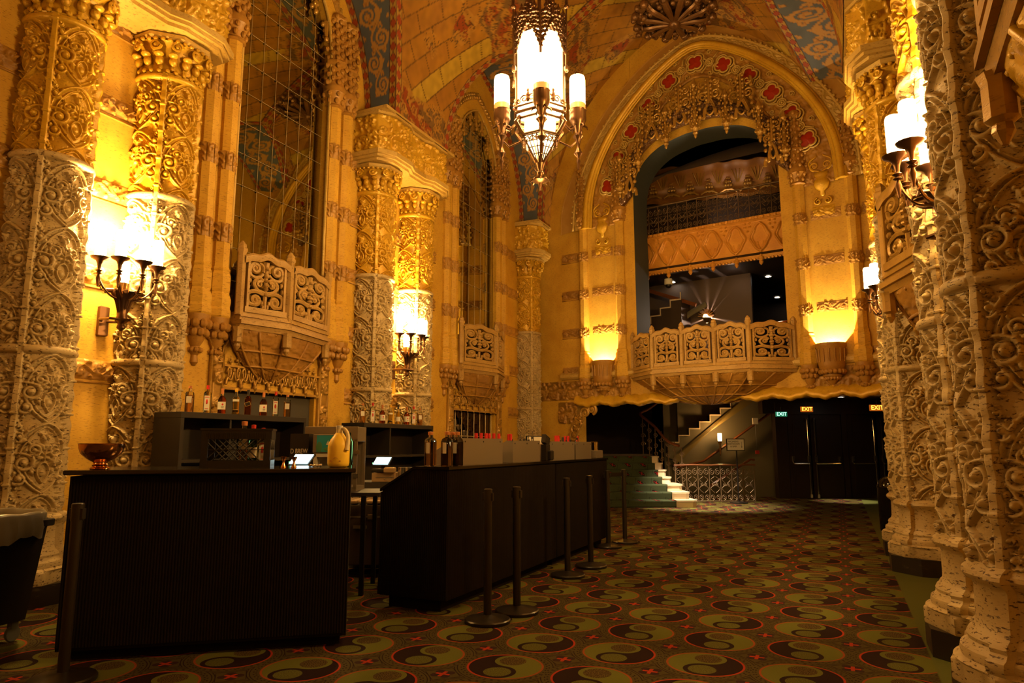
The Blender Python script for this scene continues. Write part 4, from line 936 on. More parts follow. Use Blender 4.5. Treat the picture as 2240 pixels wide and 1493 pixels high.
def scroll_rail(name,label,cat,loc,rz,L,H,dx,mat='iron',top='wood_rail',z0=0,parent=None):
    t=thing(name,label,cat,loc,rz); m=MB(); n=max(2,int(round(L/dx))); d=L/n
    m.tube([(-L/2,0,z0+.03),(L/2,0,z0+.03)],.012,5)
    for i in range(n+1): x=-L/2+i*d; m.tube([(x,0,z0),(x,0,z0+H)],.009,5)
    m.build('baluster',mat,t)
    s=MB()
    for i in range(n):
        x=-L/2+(i+.5)*d
        for sg in (-1,1):
            for zz,r_,a in ((.12,.075,-1.5),(H-.14,.085,1.5)): s.tube([(x+sg*p[0]*d/.3,0,z0+p[1]) for p in spiral(.075,zz,r_*.9,1.6,a,sg)],.007,4)
            s.tube([(x+sg*p[0]*d/.3,0,z0+p[1]) for p in catm([(.02,.22),(.12,.32),(.02,H*.5),(.11,H*.62),(.02,H-.25)],5)],.007,4)
            s.tube([(x+sg*p[0]*d/.3,0,z0+p[1]) for p in spiral(.06,H*.47,.04,1.3,1)],.006,4)
        s.ell((x,0,z0+H*.47),(.016,.012,.02),6,4)
    s.build('scrollwork',mat,t); r=MB(); r.tube([(-L/2-.03,0,z0+H+.02)]+[(x,0,z0+H+.02+.006*math.sin(x*9)) for x in np.linspace(-L/2,L/2,12)]+[(L/2+.03,0,z0+H+.02)],.03,8,flat=.7); r.build('handrail',top,t)
    return t
scroll_rail('iron_railing','black scrolled iron railing on the upper gallery inside the arch','railing',AWp(.1,1.05),AWR,4.0,.68,.24,z0=6.22,top='iron')
t=thing('far_cornice','glossy brown-gold coved cornice with leaf brackets at the back of the upper gallery','cornice',(AWp(-.3,2.7)[0]-(.4*math.cos(AWR+R(18))-3.1*math.sin(AWR+R(18))),AWp(-.3,2.7)[1]-(.4*math.sin(AWR+R(18))+3.1*math.cos(AWR+R(18))),-.08),AWR+R(18)); m=MB()
prof=[(3.3,7.55),(3.2,7.60),(3.25,7.68),(3.3,7.80),(3.22,7.95),(3.0,8.15),(2.85,8.22),(2.8,8.30),(2.9,8.36)]
G=np.array([[(x,y-.0,z+.02*math.sin(x*12)) for (y,z) in prof] for x in np.linspace(-2.5,3.4,140)]); m.grid(G[:, ::-1]); m.build('cove','orange_dark',t,ang=60)
b=MB()
for k,x in enumerate(np.arange(-2.3,3.3,.46)):
    for zz,q in ((7.72,.075),(7.82,.06),(7.90,.045),(7.98,.03)):
        for sx in (-1,0,1): b.ell((x+sx*q*1.1,3.17-(zz-7.7)*.25,zz),(q*.7,q*.6,q*.7),6,5)
    b.tube([(x-.2,3.15,7.64),(x-.08,3.12,7.70),(x+.08,3.12,7.70),(x+.2,3.15,7.64)],.025,5)
    for e in (-.14,-.05,.05,.14): b.tube([(x+.23+e*.2,3.2,7.9),(x+.23+e,2.98,8.15)],.012,4)
b.build('leaf_bracket','bronze_gilt',t); m=MB(); m.box((.4,3.6,7.05),(5.9,.5,1.0)); m.build('wall_below','brown_wall',t,smooth=False)
# star light: shell sconce washing the back wall, stair fragment, rails and camera dome in the middle gallery
t=thing('curved_handrail','curved copper-coloured handrail behind the balcony parapet','handrail',AW,AWR); m=MB(); m.tube(catm([(-1.0,1.6,3.52),(-.75,1.75,3.74),(-.2,1.9,3.88),(.8,2.0,4.0),(2.2,2.05,4.12)],8),.035,8); m.build('rail','copper_rail',t)
for q in ((-.95,1.62),(.4,1.95),(1.6,2.02)): 
    pp=MB(); pp.tube([(q[0],q[1],2.6),(q[0],q[1],3.85 if q[0]>0 else 3.5)],.015,6); pp.build('baluster','iron',t)
t=thing('gallery_stair','dark stair with pale nosings and wooden rail in the middle gallery','stair',AW,AWR); m=MB(); n=MB()
for k in range(5):
    x=-2.5+k*.26; z=4.1+k*.17; m.box((x+.1,2.1,z/2+1.3),(.26,.6,z-2.6)); n.box((x+.1,1.78,z),(.28,.03,.03)); n.box((x+.23,1.78,z+.085),(.02,.03,.17))
m.build('steps','brown_wall',t,smooth=False); n.build('nosing','marble_step',t,smooth=False)
m=MB(); m.tube([(-2.4,1.9,5.25),(-.9,1.9,4.62)],.05,6); m.build('sloped_rail','wood_rail',t); m=MB(); m.tube(catm([(-2.0,2.2,3.3),(-1.75,2.2,3.9),(-1.3,2.2,4.4),(-.75,2.2,4.68)],8),.07,6,flat=.4); m.build('curved_stringer','green_wall',t)
t=thing('dome_camera','small white security camera dome under the gallery front','camera',AWp(-1.33,1.3,5.05),AWR); m=MB(); m.lathe([(.0,.14),(.09,.14),(.10,.02),(.08,0)],n=16); m.build('housing','plastic_white',t); m=MB(); m.ell((0,0,0),(.075,.075,.085),12,8); m.build('dome','black_plastic',t)
def downlight(p,label,r=.05):
    t=thing('downlight',label,'downlight',p,0,'recessed ceiling downlights'); m=MB(); m.lathe([(r*1.5,0),(r*1.5,.012),(r,.012)],n=16,cap=False); m.build('trim_ring','plastic_white',t); m=MB(); m.lathe([(r,.004),(r,.010)],n=16); m.build('lens','spot_glow',t,smooth=False)
downlight(AWp(-1.60,2.25,5.33),'white pinpoint downlight left of the gallery ceiling'); downlight(AWp(.52,3.0,5.33),'white pinpoint downlight high at the right of the gallery'); downlight(AWp(.08,5.6,5.33),'white pinpoint downlight lower right in the gallery')
t=thing('fan_uplight','small uplight throwing a fan of rays up the gallery back wall','light',AWp(-.80,2.34,4.36),AWR); m=MB(); m.lathe([(.03,-.12),(.10,-.03),(.11,.0)],n=16,cap=False); m.build('bowl','brass',t)
for k in range(10):
    an=PI*(k+.5)/10; f=MB(); f.push(Tm(.13*math.cos(an),0,.02+.13*math.sin(an),0,0,-an)); f.box((0,0,0),(.13,.17,.016)); f.pop(); f.build('louvre','brass',t,smooth=False)
# ------------------------------------------------------------------ lower hall beyond the arch (rotated 25 degrees)
SR=R(25); 
def LDp(lat,dep,z=0): return (dep*-math.sin(SR)+lat*math.cos(SR),dep*math.cos(SR)+lat*math.sin(SR),z)
def hall(name,mb,mat,smooth=False):
    o=mb.build(name,mat,smooth=smooth); o.rotation_euler=(0,0,SR); struct(o); return o
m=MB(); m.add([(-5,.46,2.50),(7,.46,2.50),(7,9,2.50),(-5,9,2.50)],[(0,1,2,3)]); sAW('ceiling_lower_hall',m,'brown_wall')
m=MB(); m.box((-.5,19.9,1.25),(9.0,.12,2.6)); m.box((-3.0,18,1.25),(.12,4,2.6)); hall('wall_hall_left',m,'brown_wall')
m=MB(); m.box((5.6,18.3,1.25),(2.5,.12,2.6)); hall('wall_hall_middle',m,'green_wall')
m=MB(); m.box((8.9,17.85,2.32),(5,.3,.4)); m.box((6.85,17.8,1.2),(.3,.25,2.4)); hall('trim_2',m,'dark_wood')
# staircase
t=thing('grand_staircase','green carpeted steps with pale marble ends climbing left beyond the bar','staircase',(0,0,0),SR)
lat_r=[3.52,3.50,3.47,3.42,3.40,3.39,3.38]; mr=[3.96,3.88,3.80,3.62,3.58,3.56,3.54]
for k in range(7):
    d=15.12+k*.30; z=.15*(k+1); a=MB(); a.box((lat_r[k]-1.1,d+.6,z/2),(2.2,1.2,z),.02); a.build('carpet_step','stair_carpet',t,smooth=False)
    b=MB(); w=mr[k]-lat_r[k]; pts=[(lat_r[k],d)]+[(lat_r[k]+w*f_,d+.0) for f_ in (.4,.8)]+[(mr[k],d+.06),(mr[k]+.03,d+.16),(mr[k],d+.9),(lat_r[k],d+.9)]
    b.prism(pts,0 if k<3 else z-.16,z-.03,2); b.prism([(x+ (.015 if x>lat_r[k]+.01 else 0),y-(.02 if y<d+.2 else 0)) for x,y in pts],z-.03,z+.004,2); b.build('marble_end','marble_step',t,smooth=False)
m=MB(); m.box((2.3,18.2,.55),(2.3,2.0,1.1)); m.build('landing','brown_wall',t,smooth=False)
def spoly(t,name,mat,poly,y0,y1): m=MB(); m.prism(poly,y0,y1,1); m.build(name,mat,t,smooth=False)
# upper flight seen from the side, climbing right
t=thing('upper_flight','upper stair flight with pale step edges, its olive underside sloping behind the sign','staircase',(0,0,0),SR)
D=18.0; st=[(4.03+.275*k,1.38+.175*k) for k in range(7)]; poly=[]
for x,z in st: poly+=[(x,z),(x+.275,z)]
poly=[(4.03,1.0)]+poly+[(6.4,2.5),(6.2,2.5),(4.2,.95)]
spoly(t,'stair_side','green_wall',poly,D,D+.9); n=MB()
for x,z in st: n.box((x+.13,D-.02,z+.01),(.29,.05,.03)); n.box((x+.275,D-.01,z+.09),(.02,.03,.17))
n.build('step_edge','marble_step',t,smooth=False)
m=MB(); m.add([(4.15,D-.05,.78),(4.15,D-.05,1.02),(6.35,D-.05,2.5),(6.0,D-.05,2.5)],[(0,1,2,3)]); m.add([(4.15,D-.05,.78),(6.0,D-.05,2.5),(6.0,D+.9,2.5),(4.15,D+.9,.78)],[(0,1,2,3)])
m.build('olive_soffit','olive_soffit',t,smooth=False); m=MB(); m.tube([(4.2,D-.1,.74),(4.9,D-.1,.92),(6.9,D-.1,2.3),(8.6,D-.1,2.33)],.035,6); m.build('picture_rail','wood_rail',t)
m=MB(); m.box((5.9,D+.4,1.25),(3.8,.1,2.5)); hall('wall_stair_back',m,'green_wall')
scroll_rail('iron_balustrade','scrolled black iron balustrade with wooden rail guarding the stair well','balustrade',LDp(4.75,16.45),SR,1.85,.84,.26)
t=thing('stair_handrail','curving polished handrail with iron balusters beside the carpeted steps','handrail',(0,0,0),SR); m=MB(); m.tube(catm([(3.95,16.5,1.30),(3.72,16.7,1.42),(3.5,17.0,1.75),(3.32,17.2,1.95),(3.2,17.3,2.1),(3.5,17.6,2.25),(4.0,17.9,2.6)],8),.035,8); m.build('rail','wood_rail',t)
m=MB()
for k,f_ in enumerate(np.linspace(0,1,7)):
    x=4.0-.75*f_; y=16.5+.8*f_; z=1.28+.75*f_
    m.tube([(x,y,.3+.7*f_),(x,y,z)],.012,5); 
    for zz in (.35,.55,.8): m.tube([(x+p[0],y,.3+.7*f_+p[1]) for p in spiral(0,zz,.06,1.4,k)],.008,4)
m.build('baluster','iron',t)
t=thing('lower_handrail','short wooden handrail descending behind the iron balustrade','handrail',(0,0,0),SR); m=MB(); m.tube([(4.75,16.9,.35),(5.75,16.9,.98),(5.85,16.9,.97)],.03,6); m.build('rail','wood_rail',t)
# sign
t=thing('sign_stand','white framed notice on a black floor stand pointing down to the restroom','sign',LDp(5.22,16.25),SR); m=MB(); m.lathe([(.20,0),(.20,.02),(.14,.035),(.03,.05),(.03,.06)],n=24); m.build('base','black_paint',t); m=MB(); m.tube([(0,0,.05),(0,0,1.25)],.018,8); m.build('pole','black_paint',t)
m=MB(); m.box((-.02,0,1.33),(.42,.03,.28)); m.build('frame','black_paint',t,smooth=False); m=MB(); m.box((-.02,-.017,1.33),(.385,.006,.245)); m.build('notice','label_white',t,smooth=False)
text("WOMENS\nRESTROOM\n& BAR",.055,'ink',t,(-.07,-.022,1.345)); m=MB(); m.box((.12,-.022,1.335),(.006,.003,.13)); m.prism([(.105,1.285),(.135,1.285),(.12,1.26)],-.023,-.020,1); m.build('arrow','ink',t,smooth=False)
# wall sconce by the stairs
t=thing('stair_sconce','small amber wall sconce glowing beside the restroom sign','sconce',LDp(5.3,17.9),SR)
m=MB(); m.lathe([(.05,1.42),(.055,1.46),(.055,1.60),(.05,1.62)],(0,-.12,0),n=12); m.build('shade','lantern_soft',t); m=MB(); m.lathe([(.01,1.05),(.03,1.15),(.02,1.3),(.05,1.40),(.06,1.42)],(0,-.12,0),n=10); m.tube([(0,-.12,1.28),(0,.0,1.2)],.012,5); m.build('bracket','brass',t)
# exit doors
t=thing('exit_doors','dark pair of double exit doors with vertical rods and push bars at the far right','doors',(0,0,0),SR); DD=17.7
def leaf(xa,xb,rod):
    a=MB(); a.box(((xa+xb)/2,DD,1.05),(xb-xa-.02,.05,2.1),.01); a.box(((xa+xb)/2,DD-.03,1.45),(xb-xa-.28,.02,1.1)); a.box(((xa+xb)/2,DD-.03,.5),(xb-xa-.28,.02,.55)); l=a.build('door_leaf','dark_wood',t,smooth=False)
    b=MB(); b.tube([(rod,DD-.09,.05),(rod,DD-.09,2.0)],.012,6); b.box((rod,DD-.08,.06),(.05,.06,.09)); b.box((rod,DD-.08,1.98),(.05,.05,.05)); b.box((rod,DD-.08,.98),(.06,.06,.16)); b.build('vertical_rod','steel_bright',l)
    b=MB(); oth=xa+.10 if abs(rod-xb)<abs(rod-xa) else xb-.10; b.tube([(rod,DD-.10,.86),(oth,DD-.10,.86)],.016,6); b.tube([(oth,DD-.10,.86),(oth,DD-.03,.9),(oth,DD-.03,1.0)],.018,6); b.box((oth,DD-.05,.98),(.05,.05,.12)); b.build('push_bar','steel_bright',l)
leaf(7.0,7.56,7.48); leaf(7.58,8.36,7.66); leaf(8.50,9.24,9.15); leaf(9.26,9.9,9.35)
m=MB(); m.box((8.43,DD,1.1),(.12,.12,2.2)); m.box((8.4,DD,2.15),(3.2,.1,.12)); m.build('frame','dark_wood',t,smooth=False)
def exit_sign(name,label,p,w,h,face,box_,s):
    t=thing(name,label,'exit sign',p,SR); m=MB(); m.box((0,0,0),(w,.05,h),.006); m.build('housing',box_,t,smooth=False); text(s,h*1.0,face,t,(0,-.029,0),name='letters',ext=.002); m=MB(); m.tube([(0,0,h/2),(0,0,h/2+.12)],.01,6); m.build('hanger','black_paint',t); return t
exit_sign('exit_sign','amber lit EXIT sign over the left pair of exit doors',LDp(7.23,17.0,2.19),.29,.13,'exit_amber','exit_box','EXIT')
exit_sign('exit_sign','brightest amber EXIT sign at the far right, over the right pair of doors',LDp(8.9,16.9,2.22),.34,.15,'exit_amber','exit_box','EXIT')
exit_sign('exit_sign','small green lit EXIT sign left of the amber ones',LDp(6.6,17.0,2.07),.27,.12,'exit_green','exit_green_box','EXIT')
downlight(LDp(8.0,16.8,2.47),'white recessed downlight in the low ceiling before the exit doors'); 
t=thing('wall_speaker','pale square box with a hanging red pull, left of the exit doors','wall box',LDp(6.25,17.95),SR); m=MB(); m.box((0,-.1,1.93),(.13,.06,.16)); m.build('box','plastic_white',t,smooth=False); m=MB(); m.tube([(0,-.09,1.85),(.01,-.09,1.2)],.005,4); m.build('wire','black_paint',t); m=MB(); m.box((.02,-.09,1.14),(.09,.04,.09)); m.build('red_pull','red_paint',t,smooth=False)
t=thing('ash_bin','glossy black cylindrical bin beside the far right column','bin',(.72,12.45,0),0); m=MB(); m.lathe([(.19,0),(.20,.03),(.20,.66),(.21,.68),(.20,.70)],n=28); m.build('body','bin_black',t,ang=30); m=MB(); m.lathe([(.20,.70),(.19,.76),(.12,.83),(.0,.86)],n=24); 
for k in range(14): an=k*2*PI/14; m.ell((.203*math.cos(an),.203*math.sin(an),.70),.012,6,4)
m.build('domed_lid','bin_black',t)
t=thing('light_switch','grey switch plate on the wall by the hall opening, above the bar end','switch',AWp(-3.42,-.01),AWR); m=MB(); m.box((0,-.01,1.38),(.16,.02,.24),.004); m.build('plate','grey_plate',t,smooth=False); m=MB(); m.box((0,-.03,1.38),(.03,.02,.06)); m.build('toggle','black_plastic',t,smooth=False)
# ------------------------------------------------------------------ sconces
def sconce_proto():
    t=thing('wall_sconce','','sconce'); b=MB()
    b.lathe([(.01,2.60),(.04,2.63),(.03,2.67),(.06,2.70),(.045,2.75),(.05,2.82),(.07,2.92),(.05,2.93)],(0,-.30,0),n=12)
    b.tube([(0,0,2.72),(-.10,-.12,2.72),(-.12,-.30,2.71),(0,-.42,2.70),(.12,-.30,2.71),(.10,-.12,2.72),(0,0,2.72)],.014,6); b.lathe([(.09,-.01),(.09,.01),(.05,.03)],(0,0,0),n=10) if False else None
    b.box((0,-.02,2.72),(.10,.04,.3),.01); b.build('bracket','lantern_bronze',t)
    l=MB()
    for k in range(7):
        an=PI+PI*k/6; c_,s_=math.cos(an),math.sin(an)
        l.tube([(.03*c_,-.30+.03*s_,2.78),(.06*c_,-.30+.06*s_,2.90),(.12*c_,-.30+.12*s_,2.985),(.18*c_,-.30+.18*s_,2.975),(.195*c_,-.30+.195*s_,2.945)],(.02,.032,.03,.022,.008),6,flat=.5)
    l.build('leaf_cup','lantern_bronze',t)
    for k,an in enumerate((PI+.15,PI+.85,1.5*PI,2*PI-.85,2*PI-.15)):
        c_,s_=math.cos(an),math.sin(an); r_=.30; q=MB(); x,y=r_*c_,-.30+.85*r_*s_
        q.tube(catm([(.04*c_,-.30+.04*s_,2.90),(.16*c_,-.30+.16*s_,2.93),(.25*c_,-.30+.22*s_,3.00),(x,y,3.08)],6),.010,6)
        q.tube([(.25*c_+p[0]*c_*.5,-.30+.22*s_,2.98+p[1]) for p in spiral(.02,0,.035,1.2,0)],.006,4)
        q.lathe([(.008,2.98),(.022,3.06),(.012,3.10),(.030,3.11),(.014,3.125),(.032,3.14),(.014,3.155),(.020,3.20),(.035,3.235),(.075,3.255),(.085,3.27),(.06,3.272)],(x,y,0),n=14); ca=q.build('candle_arm','lantern_bronze',t)
        g=MB(); g.lathe([(.048,3.272),(.05,3.29),(.05,3.52),(.044,3.54),(.0,3.545)],(x,y,0),n=16); g.build('glass_shade','shade_glow',ca)
    g=MB(); g.lathe([(.05,2.94),(.058,2.96),(.058,3.06),(.06,3.08)],(0,-.28,0),n=14); g.build('centre_cup','brass',t)
    g=MB(); g.lathe([(.05,3.08),(.05,3.30),(.0,3.32)],(0,-.28,0),n=14); g.build('glass_shade','shade_glow',t)
    return t
sc0=sconce_proto()
SC=[('L',4.43,'five-armed bronze wall sconce glaring white between the two nearest left columns'),('L',9.45,'five-armed bronze wall sconce between the middle left columns, above the second back bar'),
    ('R',4.95,'large bright bronze sconce between the near right columns'),('R',9.3,'small-looking bronze sconce by the far right column, left of the dark balcony pendant'),
    ('R',-.2,'bronze sconce on the right wall behind the camera'),('L',-.6,'bronze sconce on the left wall behind the camera')]
for i,(s_,y,l) in enumerate(SC):
    org,rz=bay_tf(s_,y); org=(org[0],org[1],-.17 if s_=='L' else -.07)
    if i==0: sc0.location=org; sc0.rotation_euler=(0,0,rz); sc0['label']=l; sc0['group']='wall sconces between the columns'
    else: dup(sc0,org,rz,l,'wall sconces between the columns')
# ------------------------------------------------------------------ chandelier
CH=(-2.79,6.72)
t=thing('chandelier','great bronze gothic lantern chandelier with white glass and red-based side candles','chandelier',(CH[0],CH[1],0),R(25)+PI/6*0)
g=MB(); g.lathe([(.26,4.98),(.28,5.0),(.28,5.84),(.24,5.90)],n=6,rot=PI/6); g.build('lantern_glass','lantern_glow',t,smooth=False)
g=MB(); g.lathe([(.10,4.70),(.19,4.72),(.20,4.86),(.16,4.88)],n=6,rot=PI/6); g.build('lower_glass','lantern_soft',t,smooth=False)
g=MB(); g.lathe([(.03,4.40),(.17,4.60),(.20,4.68),(.12,4.69)],n=6,rot=PI/6); g.build('basket_glass','lantern_soft',t,smooth=False)
f=MB()
hexp=lambda r_,z,k:(r_*math.cos(PI/6+k*PI/3),r_*math.sin(PI/6+k*PI/3),z)
for k in range(6):
    f.tube([hexp(.30,4.93,k),hexp(.30,6.05,k)],.016,6); f.tube([hexp(.33,5.45,k),hexp(.345,6.2,k)],.010,5); f.ell(hexp(.345,6.18,k),(.035,.035,.03),8,5); f.ell(hexp(.345,6.25,k),(.02,.02,.07),6,5); f.ell(hexp(.335,5.44,k),(.03,.03,.05),6,5)
    for z,r_,q in ((4.93,.31,.018),(4.99,.32,.012),(4.88,.26,.016),(4.70,.22,.014),(5.95,.30,.012)): f.tube([hexp(r_,z,k),hexp(r_,z,k+1)],q,6)
    f.tube([hexp(.26,4.90,k),hexp(.31,4.83,k),hexp(.25,4.74,k),hexp(.21,4.70,k)],.022,6)
    f.tube([hexp(.21,4.68,k),hexp(.04,4.40,k)],.012,5)
f.build('frame','lantern_bronze',t)
c=MB()
for k in range(6):
    a=np.array(hexp(.315,0,k)); b=np.array(hexp(.315,0,k+1)); 
    for j_ in range(14):
        w=(j_+.5)/14; p=a*(1-w)+b*w; h=.36*(abs(w-.5)*2)**1.4
        # pierced crown: arch shaped lower edge
        for z in np.arange(5.98-h-.02,6.14-.06*math.cos(w*2*PI),.05): c.ell((p[0]*(1+.04*((j_+int(z*20))%2)),p[1]*(1+.04*((j_+int(z*20))%2)),z),(.018,.018,.022),5,4)
    for w,zz in ((.5,6.2),(.25,6.13),(.75,6.13)): p=a*(1-w)+b*w; c.tube([(p[0],p[1],6.05),(p[0],p[1],zz+.07)],(.03,.006),5); c.ell((p[0],p[1],zz),(.03,.03,.035),6,5)
    c.tube([tuple(a*(1-w)+b*w+np.array((0,0,5.98-.36*(abs(w-.5)*2)**1.4))) for w in np.linspace(0,1,13)],.013,5)
c.build('crown_tracery','lantern_bronze',t)
c=MB()
for k in range(6):
    a=np.array(hexp(.315,0,k)); b=np.array(hexp(.315,0,k+1)); m_=(a+b)/2; d=(b-a)/np.linalg.norm(b-a)
    for sg in (-1,1):
        for cx,cz,r_ in ((.05,5.06,.045),(.12,5.04,.03)): c.tube([(m_[0]+d[0]*sg*p[0],m_[1]+d[1]*sg*p[0],p[1]) for p in spiral(cx,cz,r_,1.4,0,1)],.009,5)
    for zz,q in ((5.05,.03),(5.10,.026),(5.15,.018)): c.ell((m_[0],m_[1],zz),(q,q,q*1.2),6,5)
c.build('pierced_gallery','lantern_bronze',t); c=MB()
for k in range(6):
    a=np.array(hexp(.215,4.68,k)); b=np.array(hexp(.215,4.68,k+1)); d=(b-a)/np.linalg.norm(b-a); lo=np.array(hexp(.04,4.40,k)); lo2=np.array(hexp(.04,4.40,k+1))
    for v in (0,.2,.42,.66):
        A=a+(lo-a)*v; B=b+(lo2-b)*v; c.tube([tuple(A),tuple(B)],.007,4)
    for w in (.25,.5,.75):
        A=a*(1-w)+b*w; B=lo*(1-w)+lo2*w; c.tube([tuple(A),tuple(B)],.008,4)
    for w in (.2,.5,.8): 
        A=a*(1-w)+b*w; c.tube([(A[0]*1.02+d[0]*p[0],A[1]*1.02+d[1]*p[0],4.63+p[1]) for p in spiral(0,0,.035,1,0)],.007,4)
c.build('pierced_basket','lantern_bronze',t)
f=MB(); f.lathe([(.03,4.42),(.06,4.40),(.045,4.36),(.03,4.32),(.05,4.29),(.035,4.26),(.04,4.22),(.09,4.205),(.06,4.19),(.025,4.18),(.01,4.10)],n=12)
for k in range(8): an=k*PI/4; f.tube([(.03*math.cos(an),.03*math.sin(an),4.22),(.09*math.cos(an),.09*math.sin(an),4.215),(.11*math.cos(an),.11*math.sin(an),4.19)],(.02,.006),5)
f.build('finial','lantern_bronze',t)
for k in range(4):
    an=k*PI/2; c_,s_=math.cos(an),math.sin(an); x,y=.425*c_,.425*s_; q=MB()
    q.tube([(.28*c_,.28*s_,4.86),(.34*c_,.34*s_,4.80),(.42*c_,.42*s_,4.84)],.016,6); q.tube([(.22*c_,.22*s_,4.66),(.34*c_,.34*s_,4.60),(.42*c_,.42*s_,4.68)],.012,6)
    q.lathe([(.01,4.34),(.016,4.40),(.022,4.43),(.01,4.47),(.05,4.52),(.035,4.55),(.015,4.60),(.03,4.68),(.06,4.72),(.03,4.76),(.05,4.82),(.08,4.88),(.095,4.92),(.092,5.02),(.10,5.03)],(x,y,0),n=14)
    for j_ in range(6): a2=j_*PI/3; q.tube([(x+.05*math.cos(a2),y+.05*math.sin(a2),4.86),(x+.10*math.cos(a2),y+.10*math.sin(a2),4.83),(x+.105*math.cos(a2),y+.105*math.sin(a2),4.80)],(.016,.005),5)
    cb=q.build('candle_bracket','lantern_bronze',t)
    g=MB(); g.lathe([(.085,5.02),(.088,5.10)],(x,y,0),n=18,cap=False); g.build('red_glass','shade_red',cb); g=MB(); g.lathe([(.088,5.10),(.088,5.40),(.08,5.43),(.0,5.44)],(x,y,0),n=18); g.build('glass_shade','shade_glow',cb)
h=MB()
for k in range(4):
    an=k*PI/2+PI/4; c_,s_=math.cos(an),math.sin(an); h.tube(catm([(.26*c_,.26*s_,6.1),(.16*c_,.16*s_,6.25),(.12*c_,.12*s_,6.5),(.15*c_,.15*s_,6.7),(.04*c_,.04*s_,6.85)],6),.018,6)
h.tube([(0,0,6.0),(0,0,7.0)],.02,6)
for k in range(58): 
    z=7.0+k*.075; rx=0 if k%2 else PI/2; h.tube([(.022*math.cos(a)*(1 if k%2 else 0),.022*math.cos(a)*(0 if k%2 else 1),z+.045*math.sin(a)) for a in np.linspace(0,2*PI,9)[:-1]],.007,4,closed=True)
h.build('hanging_chain','lantern_bronze',t)
# ceiling boss
def boss(x,y,z,label):
    t=thing('ceiling_boss',label,'ceiling boss',(x,y,z),R(25),'carved ceiling bosses'); m=MB()
    m.lathe([(.60,.25),(.62,.18),(.55,.12),(.50,.12),(.42,.30)],n=12)
    for k in range(12):
        an=k*PI/6; c_,s_=math.cos(an),math.sin(an); m.tube(catm([(.58*c_,.58*s_,.14),(.46*c_,.46*s_,.02),(.25*c_,.25*s_,-.02),(.06*c_,.06*s_,-.06)],5),(.04,.055,.03),6,flat=.6)
        m.ell((.60*c_,.60*s_,.10),(.07,.07,.08),7,5); m.ell((.62*math.cos(an+.26),.62*math.sin(an+.26),.14),(.05,.05,.06),7,5); m.ell((.40*math.cos(an+.26),.40*math.sin(an+.26),.06),(.05,.05,.05),7,5)
        m.tube([(.5*c_-s_*p[0],.5*s_+c_*p[0],.06+p[1]) for p in spiral(0,0,.07,1.4,k)],(.018,.01),5)
    m.ell((0,0,-.05),(.10,.10,.10),10,7); clump(m,(0,0,.10),(1.1,1.1,.12),60,.045,3); m.build('leaf_rosette','umber_dark',t); t.scale=(1.22,1.22,1.0); return t
boss(-2.3,12.2,9.25,'large bronze leaf rosette hanging from the vault before the great arch')
boss(-2.81,2.0,10.2,'bronze leaf rosette of the vault above the camera')
# ------------------------------------------------------------------ bars
BA=R(37.6); BO_=(-4.47,2.82)
def bl(x,y,z=0): c,s_=math.cos(BA),math.sin(BA); return (BO_[0]+x*c-y*s_,BO_[1]+x*s_+y*c,z)
def ribbed(mb,x0,x1,y,z0,z1,pitch=.018,d=.006,ax='x',sgn=-1):
    n=int((x1-x0)/pitch)*4; u=np.linspace(x0,x1,n+1); h=d*np.abs(np.sin((u-x0)/pitch*PI))
    P=[]
    for z in (z0,z1): P.append([(a,y+sgn*b,z) if ax=='x' else (y+sgn*b,a,z) for a,b in zip(u,h)])
    G=np.array(P); mb.grid(G if ax=='x' else G[::-1]); return mb
t=thing('bar_counter','near black ribbed bar counter at the left, carrying the copper bowl, crate and juice jug','bar',bl(0,0),BA,'portable bars')
m=MB(); m.box((.925,.34,.60),(1.74,.64,1.06)); m.box((.925,.36,.06),(1.66,.52,.12)); ribbed(m,.055,1.795,.015,.09,1.13); ribbed(m,.02,.66,.055,.09,1.13,ax='y'); m.build('ribbed_body','bar_skirt',t,smooth=False)
m=MB(); m.box((.925,.33,1.155),(1.80,.72,.03),.006); m.build('countertop','bar_top',t,ang=30)
m=MB()
for x in (.2,1.65):
    for y in (.12,.56): m.lathe([(.0,-.01),(.03,-.01),(.03,.01),(0,.01)],(0,0,0),n=12) if False else m.ell((x,y,.035),(.035,.015,.035),10,8)
m.build('caster','black_plastic',t)
def long_bar(y0,y1,label,endface=True):
    t=thing('bar_counter',label,'bar',(-2.9,y0,0),0,'portable bars'); L=y1-y0; m=MB()
    prof=[(0,.10),(0,1.13),(-.32,1.13),(-.63,.95),(-.66,.10)]; m.prism(prof,0,L,1) if False else None
    V=[(x,y,z) for y in (0,L) for x,z in prof]; m.add(V,[(0,1,2,3,4),(9,8,7,6,5)]+[(i,i+5,(i+1)%5+5,(i+1)%5) for i in range(5)])
    m.box((-.33,L/2,.05),(.5,L-.12,.1)); ribbed(m,.01,L-.01,.002,.10,1.125,ax='y',sgn=1)
    n=int(.64/.018)*4; u=np.linspace(-.65,-.005,n+1); hh=.006*np.abs(np.sin(u/.018*PI)); top=np.where(u>-.32,1.12,1.12+(u+.32)/.31*.18); m.grid(np.array([[(a,-.002-b,.1) for a,b in zip(u,hh)],[(a,-.002-b,c) for a,b,c in zip(u,hh,top)]])) 
    m.build('ribbed_body','bar_skirt',t,smooth=False)
    k=MB(); V=[(x,y,z) for y in (-.015,L+.0) for x,z in ((.025,1.128),(.025,1.152),(-.315,1.152),(-.65,.962),(-.65,.94),(-.32,1.128))]; k.add(V,[(0,1,2,3,4,5),(11,10,9,8,7,6)]+[(i,i+6,(i+1)%6+6,(i+1)%6) for i in range(6)]); k.build('countertop','bar_top',t,smooth=False)
    c=MB()
    for x in (-.1,-.55):
        for y in (.12,L-.12): c.ell((x,y,.04),(.015,.04,.04),8,10)
    c.build('caster','black_plastic',t)
